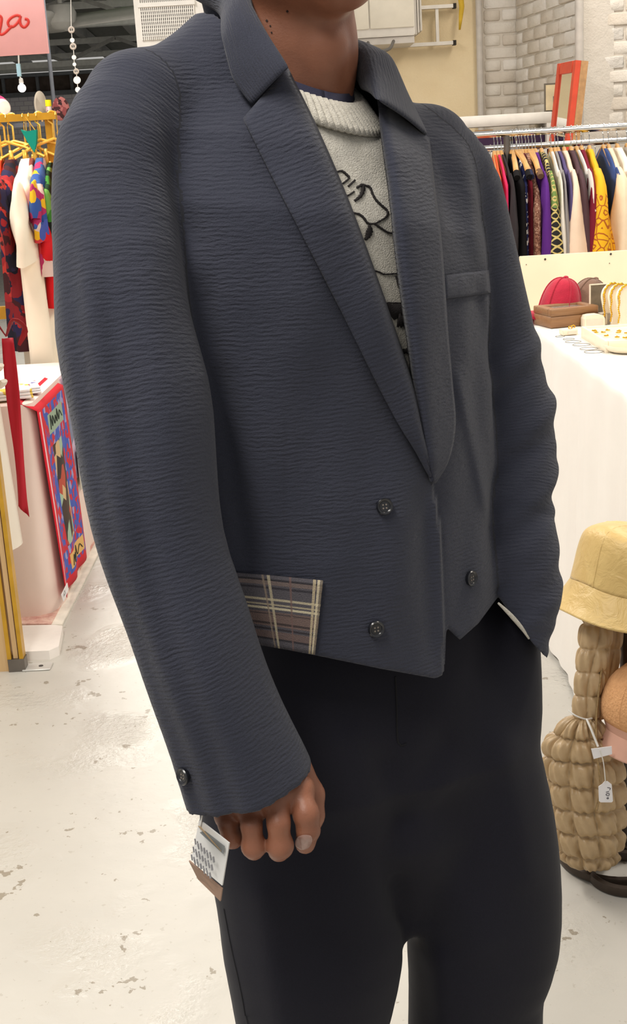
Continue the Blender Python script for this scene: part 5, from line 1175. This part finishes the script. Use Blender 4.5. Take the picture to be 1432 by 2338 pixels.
# blue and green folded bag hung on the rail
q = [P(a, b, YG - .05) for a, b in ((47, 296), (60, 300), (83, 296), (82, 330), (78, 348), (66, 330))]
fb = tag(empty('folded_pouch', P(66, 320, YG - .05)), 'teal and blue triangular fabric pouch hanging from the gold rail', 'pouch')
MB().prism(q, (0, 0, 0), (0, .03, 0)).build('cloth', cprint('teal_blue', [(0, 160, 180), (40, 110, 200), (30, 100, 190), (230, 236, 200), (20, 140, 120)], 14), fb, auto=30); MB().tube([P(60, 298, YG - .035), (gx(62), YG - .03, zg), P(80, 297, YG - .035)], .002, 6).build('cord', GH, fb)
# red sash
sa = crom([P(17, 772, 3.99), P(30, 900, 3.99), P(42, 1030, 3.99), P(52, 1150, 3.99), P(54, 1168, 3.99)], 30); g = []
for i, p in enumerate(sa):
    wv = .017 + .004 * math.sin(i * .2); g.append([p + np.array([k * wv, .006 * math.sin(k * 3 + i * .2), 0]) + np.array([0, 0, (-.02 * k if i == 29 else 0)]) for k in (-1, -.5, 0, .5, 1)])
tag(MB().grid(g).build('red_sash', M_('red_satin', (186, 16, 40), .5, .1, 5), smooth=True, sol=.002), 'long scarlet satin sash hanging in front of the draped table', 'sash')
bq = P(14, 768, 3.98); o = tag(empty('ribbon_bow', bq), 'dark red ribbon bow where the long sash begins', 'bow')
for s in (-1, 1): MB().tube(crom([bq, bq + (s * .03, -.01, .05), bq + (s * .06, 0, .02), bq + (s * .035, .005, -.03)], 14), [.006 + .008 * math.sin(math.pi * k / 13) for k in range(14)], 8, flat=.3).build('loop', M_('dark_red_ribbon', (140, 20, 30), .6), o)
# ---- draped table
TXr = -.885; TYa, TYb, TZ = 4.08, 4.95, .72
dt = tag(empty('draped_table', (-1.3, 4.5, 0)), 'display table beside the aisle under a floor-length pinkish cloth', 'table')
MB().box((-1.32, (TYa + TYb) / 2, TZ - .02), (.82, TYb - TYa - .06, .035)).build('tabletop', M_('plain_ply', (206, 178, 136), .7), dt)
for X in (-1.66, -.98):
    for Y_ in (TYa + .1, TYb - .1): MB().box((X, Y_, (TZ - .04) / 2), (.04, .04, TZ - .04)).build('leg', M_('plain_ply', (206, 178, 136), .7), dt)
PKL = M_('blush_linen', (236, 216, 206), .85, .04, 5)
path = [np.array((-1.75, TYa))] + [np.array((x_, TYa)) for x_ in np.linspace(-1.7, TXr - .05, 24)] + [np.array((TXr - .015, TYa + .015)), np.array((TXr, TYa + .05))] + [np.array((TXr, y_)) for y_ in np.linspace(TYa + .08, TYb, 24)]
g = []; acc = 0
for i, p in enumerate(path):
    tn = path[min(i + 1, len(path) - 1)] - path[max(i - 1, 0)]; tn = tn / np.linalg.norm(tn); nn = np.array([tn[1], -tn[0]]); acc += .04; row = []
    for s_, zz in ((-.02, TZ + .003), (0, TZ), (.004, TZ - .02), (.006, .5), (.010, .25), (.014, .008)):
        q_ = p + nn * (s_ + (TZ - zz) / TZ * (.006 * math.sin(acc * 22) - .002)); row.append((q_[0], q_[1], zz))
    g.append(row)
mb = MB().grid(g); nb = 6; mb.uv = None; mb.f.append(tuple(i * nb for i in range(len(g))) + ()); 
n0 = len(mb.v); mb.v.append((-1.75, TYb, TZ + .003)); mb.f[-1] = mb.f[-1] + (n0,)
tag(mb.build('tablecloth', PKL, auto=60), 'blush white cloth covering the aisle display table', 'tablecloth')
# printed scarf over the table side
def scarfmat():
    t = NT('printed_silk_scarf'); uv = t.uv(); sx_ = t.n('ShaderNodeSeparateXYZ', {0: uv}); a, b = sx_.outputs[0], sx_.outputs[1]; o = t.obj()
    vo = t.n('ShaderNodeTexVoronoi', {'Vector': o, 'Scale': 42.0}); f = t.n('ShaderNodeSeparateColor', {0: vo.outputs['Color']}).outputs[0]
    field = t.ramp(f, [(0, lin((56, 84, 176))), (.4, lin((196, 30, 52))), (.7, lin((70, 90, 180))), (.9, lin((150, 150, 196)))], 'CONSTANT')
    v2 = t.n('ShaderNodeTexVoronoi', {'Vector': o, 'Scale': 16.0}); f2 = t.n('ShaderNodeSeparateColor', {0: v2.outputs['Color']}).outputs[1]
    fig = t.ramp(f2, [(0, lin((60, 40, 30))), (.3, lin((206, 176, 130))), (.5, lin((160, 186, 160))), (.7, lin((180, 70, 50))), (.85, lin((40, 30, 26)))], 'CONSTANT')
    def inside(c, lo, hi): return t.math('MULTIPLY', t.math('GREATER_THAN', c, lo), t.math('LESS_THAN', c, hi))
    c = t.mix(t.math('MULTIPLY', inside(a, .34, .68), inside(b, .26, .80)), field, fig)
    edge = t.math('MAXIMUM', t.math('LESS_THAN', a, .16), t.math('GREATER_THAN', a, .93)); c = t.mix(edge, c, lin((206, 16, 40)))
    c = t.mix(inside(a, .05, .09), c, lin((232, 196, 204))); c = t.mix(t.math('MAXIMUM', t.math('LESS_THAN', b, .05), t.math('GREATER_THAN', b, .95)), c, lin((206, 16, 40)))
    c = t.mix(t.math('MULTIPLY', inside(a, .3, .85), inside(b, .10, .20)), c, lin((150, 172, 150))); c = t.mix(t.math('MULTIPLY', inside(a, .35, .9), inside(b, .85, .93)), c, lin((222, 178, 104)))
    t.base(c).set(Roughness=.6, Specular_IOR_Level=.3); return t.m
g = []
ya0, yb0 = 4.14, 4.62
for i in range(30):
    t_ = i / 29; zz = TZ + .008 if i == 0 else TZ - (TZ - .045) * t_; row = []
    for k in range(16):
        u_ = k / 15; y_ = ya0 + (yb0 - ya0) * u_ - .05 * (1 - t_) ; row.append((TXr + .018 + .012 * t_ + .006 * math.sin(u_ * 14 + t_ * 2) * t_ - (.06 if i == 0 else 0), y_, zz))
    g.append(row)
sc = MB().grid(g).build('printed_scarf', scarfmat(), smooth=True, sol=.002); tag(sc, 'red and blue printed silk scarf draped over the table side', 'scarf')
INKB = M_('black_script', (50, 56, 52), .8)
def onscarf(u_, t_): return np.array([TXr + .018 + .012 * t_ + .006 * math.sin(u_ * 14 + t_ * 2) * t_ + .0025, ya0 + (yb0 - ya0) * u_ - .05 * (1 - t_), TZ - (TZ - .045) * t_])
for pts in ([(.36, .18), (.38, .11), (.42, .17), (.45, .12), (.50, .17), (.54, .13), (.58, .17), (.62, .11), (.66, .17), (.72, .13), (.80, .17)], [(.40, .92), (.45, .87), (.48, .92), (.54, .88), (.60, .92), (.64, .86), (.68, .92), (.76, .88), (.82, .91)]):
    MB().tube([onscarf(a, b) for a, b in crom(pts, 40)], .0016, 5).build('script_lettering', INKB, sc)
MB().prism([onscarf(a, b) + np.array([.004, 0, 0]) for a, b in ((-.16, .945), (.02, .925), (.04, .965), (-.14, .985))], (0, 0, 0), (.002, 0, 0)).build('care_label', CARDW, sc)
fc = bpy.data.curves.new('letters', 'FONT'); fc.body = 'ACL'; fc.size = .020; fo = bpy.data.objects.new('letters_tmp', fc); col.objects.link(fo)
bpy.context.view_layer.update(); me = bpy.data.meshes.new_from_object(fo.evaluated_get(bpy.context.evaluated_depsgraph_get())); bpy.data.objects.remove(fo); me.name = 'label_lettering'
o_l = onscarf(-.13, .968) + np.array([.0068, 0, 0]); rl = np.array([[0, 0, 1], [1, 0, 0], [0, 1, 0]])
co_ = np.zeros(len(me.vertices) * 3); me.vertices.foreach_get('co', co_); co_ = (rl @ co_.reshape(-1, 3).T).T; co_ = co_ + np.array([0, 0, 0]); co_[:, 2] += co_[:, 1] * .12; me.vertices.foreach_set('co', (co_ + o_l).ravel()); me.update(); put('label_lettering', me, INKB, sc)
g = [[(TXr + .016 + .004 * math.sin(k * 2 + i * .3), 4.60 + .055 * k, TZ + .006 - i * .036) for k in range(6)] for i in range(12)]
tag(MB().grid(g).build('lavender_scarf', cprint('lavender_grey_silk', [(150, 150, 176), (176, 156, 190), (130, 136, 160), (196, 180, 204)], 10), smooth=True, sol=.002), 'grey lavender silk scarf hanging past the red printed scarf', 'scarf')
hc_ = tag(empty('heart_card', (TXr + .03, 4.75, .4)), 'pale card with a drawn heart hanging on the table side', 'card')
MB().box((TXr + .026, 4.78, .36), (.004, .22, .15)).build('card', M_('pale_sage_card', (206, 206, 192), .7), hc_)
MB().tube([(TXr + .029, 4.76 + .040 * (16 * math.sin(t_)**3) / 16, .36 + .040 * (13 * math.cos(t_) - 5 * math.cos(2 * t_) - 2 * math.cos(3 * t_) - math.cos(4 * t_)) / 16) for t_ in np.linspace(0, 2 * math.pi, 40, endpoint=False)], .0022, 5, closed=True).build('heart', INKB, hc_)
for k, (px, py, sz, cl, lb_) in enumerate(((60, 893, (.16, .16, .022), [(240, 238, 240), (236, 230, 240), (160, 60, 90), (240, 240, 244), (96, 84, 150), (242, 240, 240)], 'folded white scarf with violet print on the draped table'), (25, 905, (.14, .16, .03), [(240, 238, 236), (238, 236, 230), (230, 200, 90), (236, 236, 238)], 'folded white scarf with yellow marks on the draped table'))):
    p = G(px, py, TZ + .01); p[0] = min(p[0], TXr - .09); o = tag(empty('folded_scarf', p, .3), lb_, 'scarf', 'folded scarves on the draped table')
    for j in range(3): MB().box((.004 * j, -.003 * j, sz[2] / 6 + j * sz[2] / 3), (sz[0] - .01 * j, sz[1] - .01 * j, sz[2] / 3 - .001), bev=.002).build('fold', cprint('print_fold_%d' % k, cl, 22), o, world=False)
# ---- rug, white slab
rp = [G(218, 1243), G(118, 1432), G(-40, 1432), G(150, 1208)]
def rugmat():
    t = NT('faded_pink_rug'); o = t.obj(); n = t.noise(9, 5, o, .7); m = t.noise(40, 3, o)
    t.base(t.ramp(t.math('ADD', t.math('MULTIPLY', n, .7), t.math('MULTIPLY', m, .3)), [(.35, lin((198, 140, 130))), (.5, lin((224, 186, 172))), (.62, lin((234, 212, 196)))])).set(Roughness=.95); t.bump(t.noise(55, 3, t.n('ShaderNodeMapping', {'Vector': o, 'Location': (3, 5, 7)}).outputs[0]), .6, .01); return t.m
rug = tag(empty('rug', rp[1]), 'faded pink patterned rug with a pale edge under the draped table', 'rug')
MB().prism(rp, (0, 0, .001), (0, 0, .012)).build('pile', rugmat(), rug)
MB().prism([rp[0], rp[0] + (.035, 0, 0), rp[1] + (.035, 0, 0), rp[1]], (0, 0, .001), (0, 0, .009)).build('binding', M_('ivory_binding', (232, 226, 214), .9), rug)
s4 = [G(40, 1428, .03), G(148, 1424, .03), G(127, 1484, .03), G(30, 1489, .03)]
sl_ = tag(empty('white_slab', s4[3] - (0, 0, .03)), 'low white slab with rounded corner beside the oak display panel', 'slab')
pl4 = [s4[0], s4[1] - (.03, .005, 0), s4[1] - (.004, .02, 0), s4[2] + (.004, .03, 0), s4[2] - (.02, .002, 0), s4[3]]
MB().prism(pl4, (0, 0, -.030), (0, 0, 0)).build('top', M_('white_laminate', (240, 234, 228), .4, .04), sl_, auto=30)
# ---- wooden frame at the near left, white dress on it
OAK = NT('pale_oak'); o_ = OAK.obj(); n_ = OAK.noise(10, 4, OAK.n('ShaderNodeMapping', {'Vector': o_, 'Scale': (12, 12, .8)}).outputs[0], .6, .6); OAK.base(OAK.mix(n_, lin((196, 158, 108)), lin((222, 190, 142)))).set(Roughness=.5); OAK = OAK.m
f0 = G(57, 1532); wf = tag(empty('oak_stand', f0), 'pale oak display panel with gold edge strips on a steel foot', 'stand')
MB().box((f0[0] - .27, f0[1] + .02, 1.0), (.46, .03, 2.0)).build('panel', OAK, wf)
for k, (dx_, w_, dy_) in enumerate(((-.006, .012, .0), (-.024, .014, .004), (-.042, .012, .0))): MB().box((f0[0] + dx_, f0[1] + .016 + dy_, 1.0), (w_, .036 - .008 * (k == 1), 2.0)).build('edge_strip', (GOLDP, OAK, GOLDP)[k], wf)
MB().box((f0[0] - .022, f0[1] + .016, .02), (.05, .040, .04)).build('shoe', M_('dull_steel', (120, 114, 108), .35, metal=.8), wf)
MB().box((f0[0] + .035, f0[1] + .02, .003), (.085, .055, .005), bev=.002).build('foot_plate', M_('pale_steel', (206, 204, 198), .4, metal=.3), wf); MB().lathe((f0[0] + .045, f0[1] + .02, .0056), [(.007, 0), (.007, .0012), (.001, .0012)], 12).build('bolt', M_('dark_screw', (70, 64, 60), .5), wf)
MB().bar((f0[0] - .27, f0[1] + .03, 1.72), (f0[0] - .27, f0[1] + .58, 1.72), .02).build('arm', OAK, wf)
SATN = M_('ivory_satin', (238, 230, 216), .42, .04, 5, spec=.5)
dr = garment('long ivory satin dress hanging from the oak display panel', f0[0] - .245, f0[1] + .26, 1.72, SATN, w=.17, th=.05, length=1.40, sleeve=0, hmat=GH, seed=80, flare=.05, name='satin_dress', cat='dress', rz=1.45)
z0_ = 1.72 - .78
for j in range(3):
    pts = [(.05 + .012 * math.sin(a * 7 + j), -.06 + .17 * math.sin(a), -.80 - .05 * j + .012 * math.sin(a * 9)) for a in np.linspace(-1.2, 1.2, 40)]
    MB().tube([( -x_ if False else x_, y_, z_) for x_, y_, z_ in pts], [.010 + .004 * math.sin(k * .9) for k in range(40)], 8, flat=.6).build('ruffle', SATN, dr, world=False)
# ---- round fans and hats on a stand behind the rack
YH = 6.6; hp_ = tag(empty('hat_display_pole', (P(116, 300, YH)[0], YH, 0)), 'slim dark display pole behind the gold rack', 'stand')
xh = P(116, 300, YH)[0]; MB().tube([(xh, YH, .02), (xh, YH, P(114, 262, YH)[2])], .012, 10).build('pole', M_('dark_post', (84, 86, 92), .5), hp_); MB().lathe((xh, YH, 0), [(.12, 0), (.12, .012), (.02, .02), (.012, .03)], 20).build('base', M_('dark_post', (84, 86, 92), .5), hp_)
MB().bar((P(-10, 285, YH)[0], YH, P(60, 285, YH)[2]), (P(160, 278, YH)[0], YH, P(60, 285, YH)[2]), .02).build('cross_arm', M_('dark_post', (84, 86, 92), .5), hp_)
def disc(name, label, px, py, rx, ry, mat, cat, yaw, th=.006, grp='round fans above the gold rack'):
    c = P(px, py, YH); s_ = proj(*c)[2] / FPX; o = tag(empty(name, c), label, cat, grp); cy, sy = math.cos(yaw), math.sin(yaw)
    R = np.array([[cy, 0, sy], [sy, 0, -cy], [0, 1, 0]]); r_ = ry * s_
    MB().lathe(c, [(.002, -th), (r_ * .9, -th), (r_, -th * .3), (r_, th * .3), (r_ * .9, th), (.002, th)], 32, R=R, sx=.72 if rx > 15 else .6).build('blade', mat, o); MB().tube([c - (0, 0, r_ * .95), c - (0, 0, r_ * 1.5)], .005, 8).build('handle', HWOOD, o); return o
disc('round_fan', 'plain taupe oval fan standing above the gold rack', 93, 240, 9, 31, M_('taupe_felt', (168, 158, 142), .9), 'fan', .9)
disc('round_fan', 'dark floral oval fan standing above the gold rack', 139, 249, 19, 27, cprint('dark_rose_print', [(44, 26, 28), (60, 34, 34), (150, 90, 86), (38, 22, 24), (120, 60, 60)], 34), 'fan', .1)
c = P(-4, 248, YH - .02); ph_ = tag(empty('sun_hat', c), 'pink and cream sun hat hung above the gold rack', 'hat'); s_ = proj(*c)[2] / FPX; R = np.array([[.8, 0, -.6], [.6, 0, .8], [0, 1, 0]])
MB().lathe(c, [(.002, .0), (28 * s_, .0), (30 * s_, .006), (28 * s_, .012), (.002, .012)], 32, R=R).build('brim', M_('hot_pink_felt', (236, 74, 128), .8), ph_); MB().lathe(c, [(21 * s_, -.003), (20 * s_, -.05), (14 * s_, -.07), (.002, -.072)], 28, R=R).build('crown', M_('cream_felt', (244, 222, 206), .85), ph_)
MB().tube([c - (0, 0, .062), (c[0], YH - .01, P(60, 285, YH)[2])], .004, 6).build('stem', HWOOD, ph_)
c = P(110, 243, YH + .03); s_ = proj(*c)[2] / FPX; yb_ = tag(empty('bangle_roll', c), 'bright yellow band around a floral print roll between the oval fans', 'roll')
MB().lathe(c, [(8 * s_, -.0), (8 * s_, .03), (7 * s_, .03), (7 * s_, 0)], 20).build('yellow_band', M_('bright_yellow', (244, 222, 10), .6), yb_); MB().lathe(c - (0, 0, .075), [(.002, 0), (7.5 * s_, 0), (7.5 * s_, .085), (.002, .085)], 20).build('print_roll', cprint('pink_roll', [(230, 210, 206), (120, 80, 80), (206, 170, 170), (90, 60, 66)], 40), yb_)
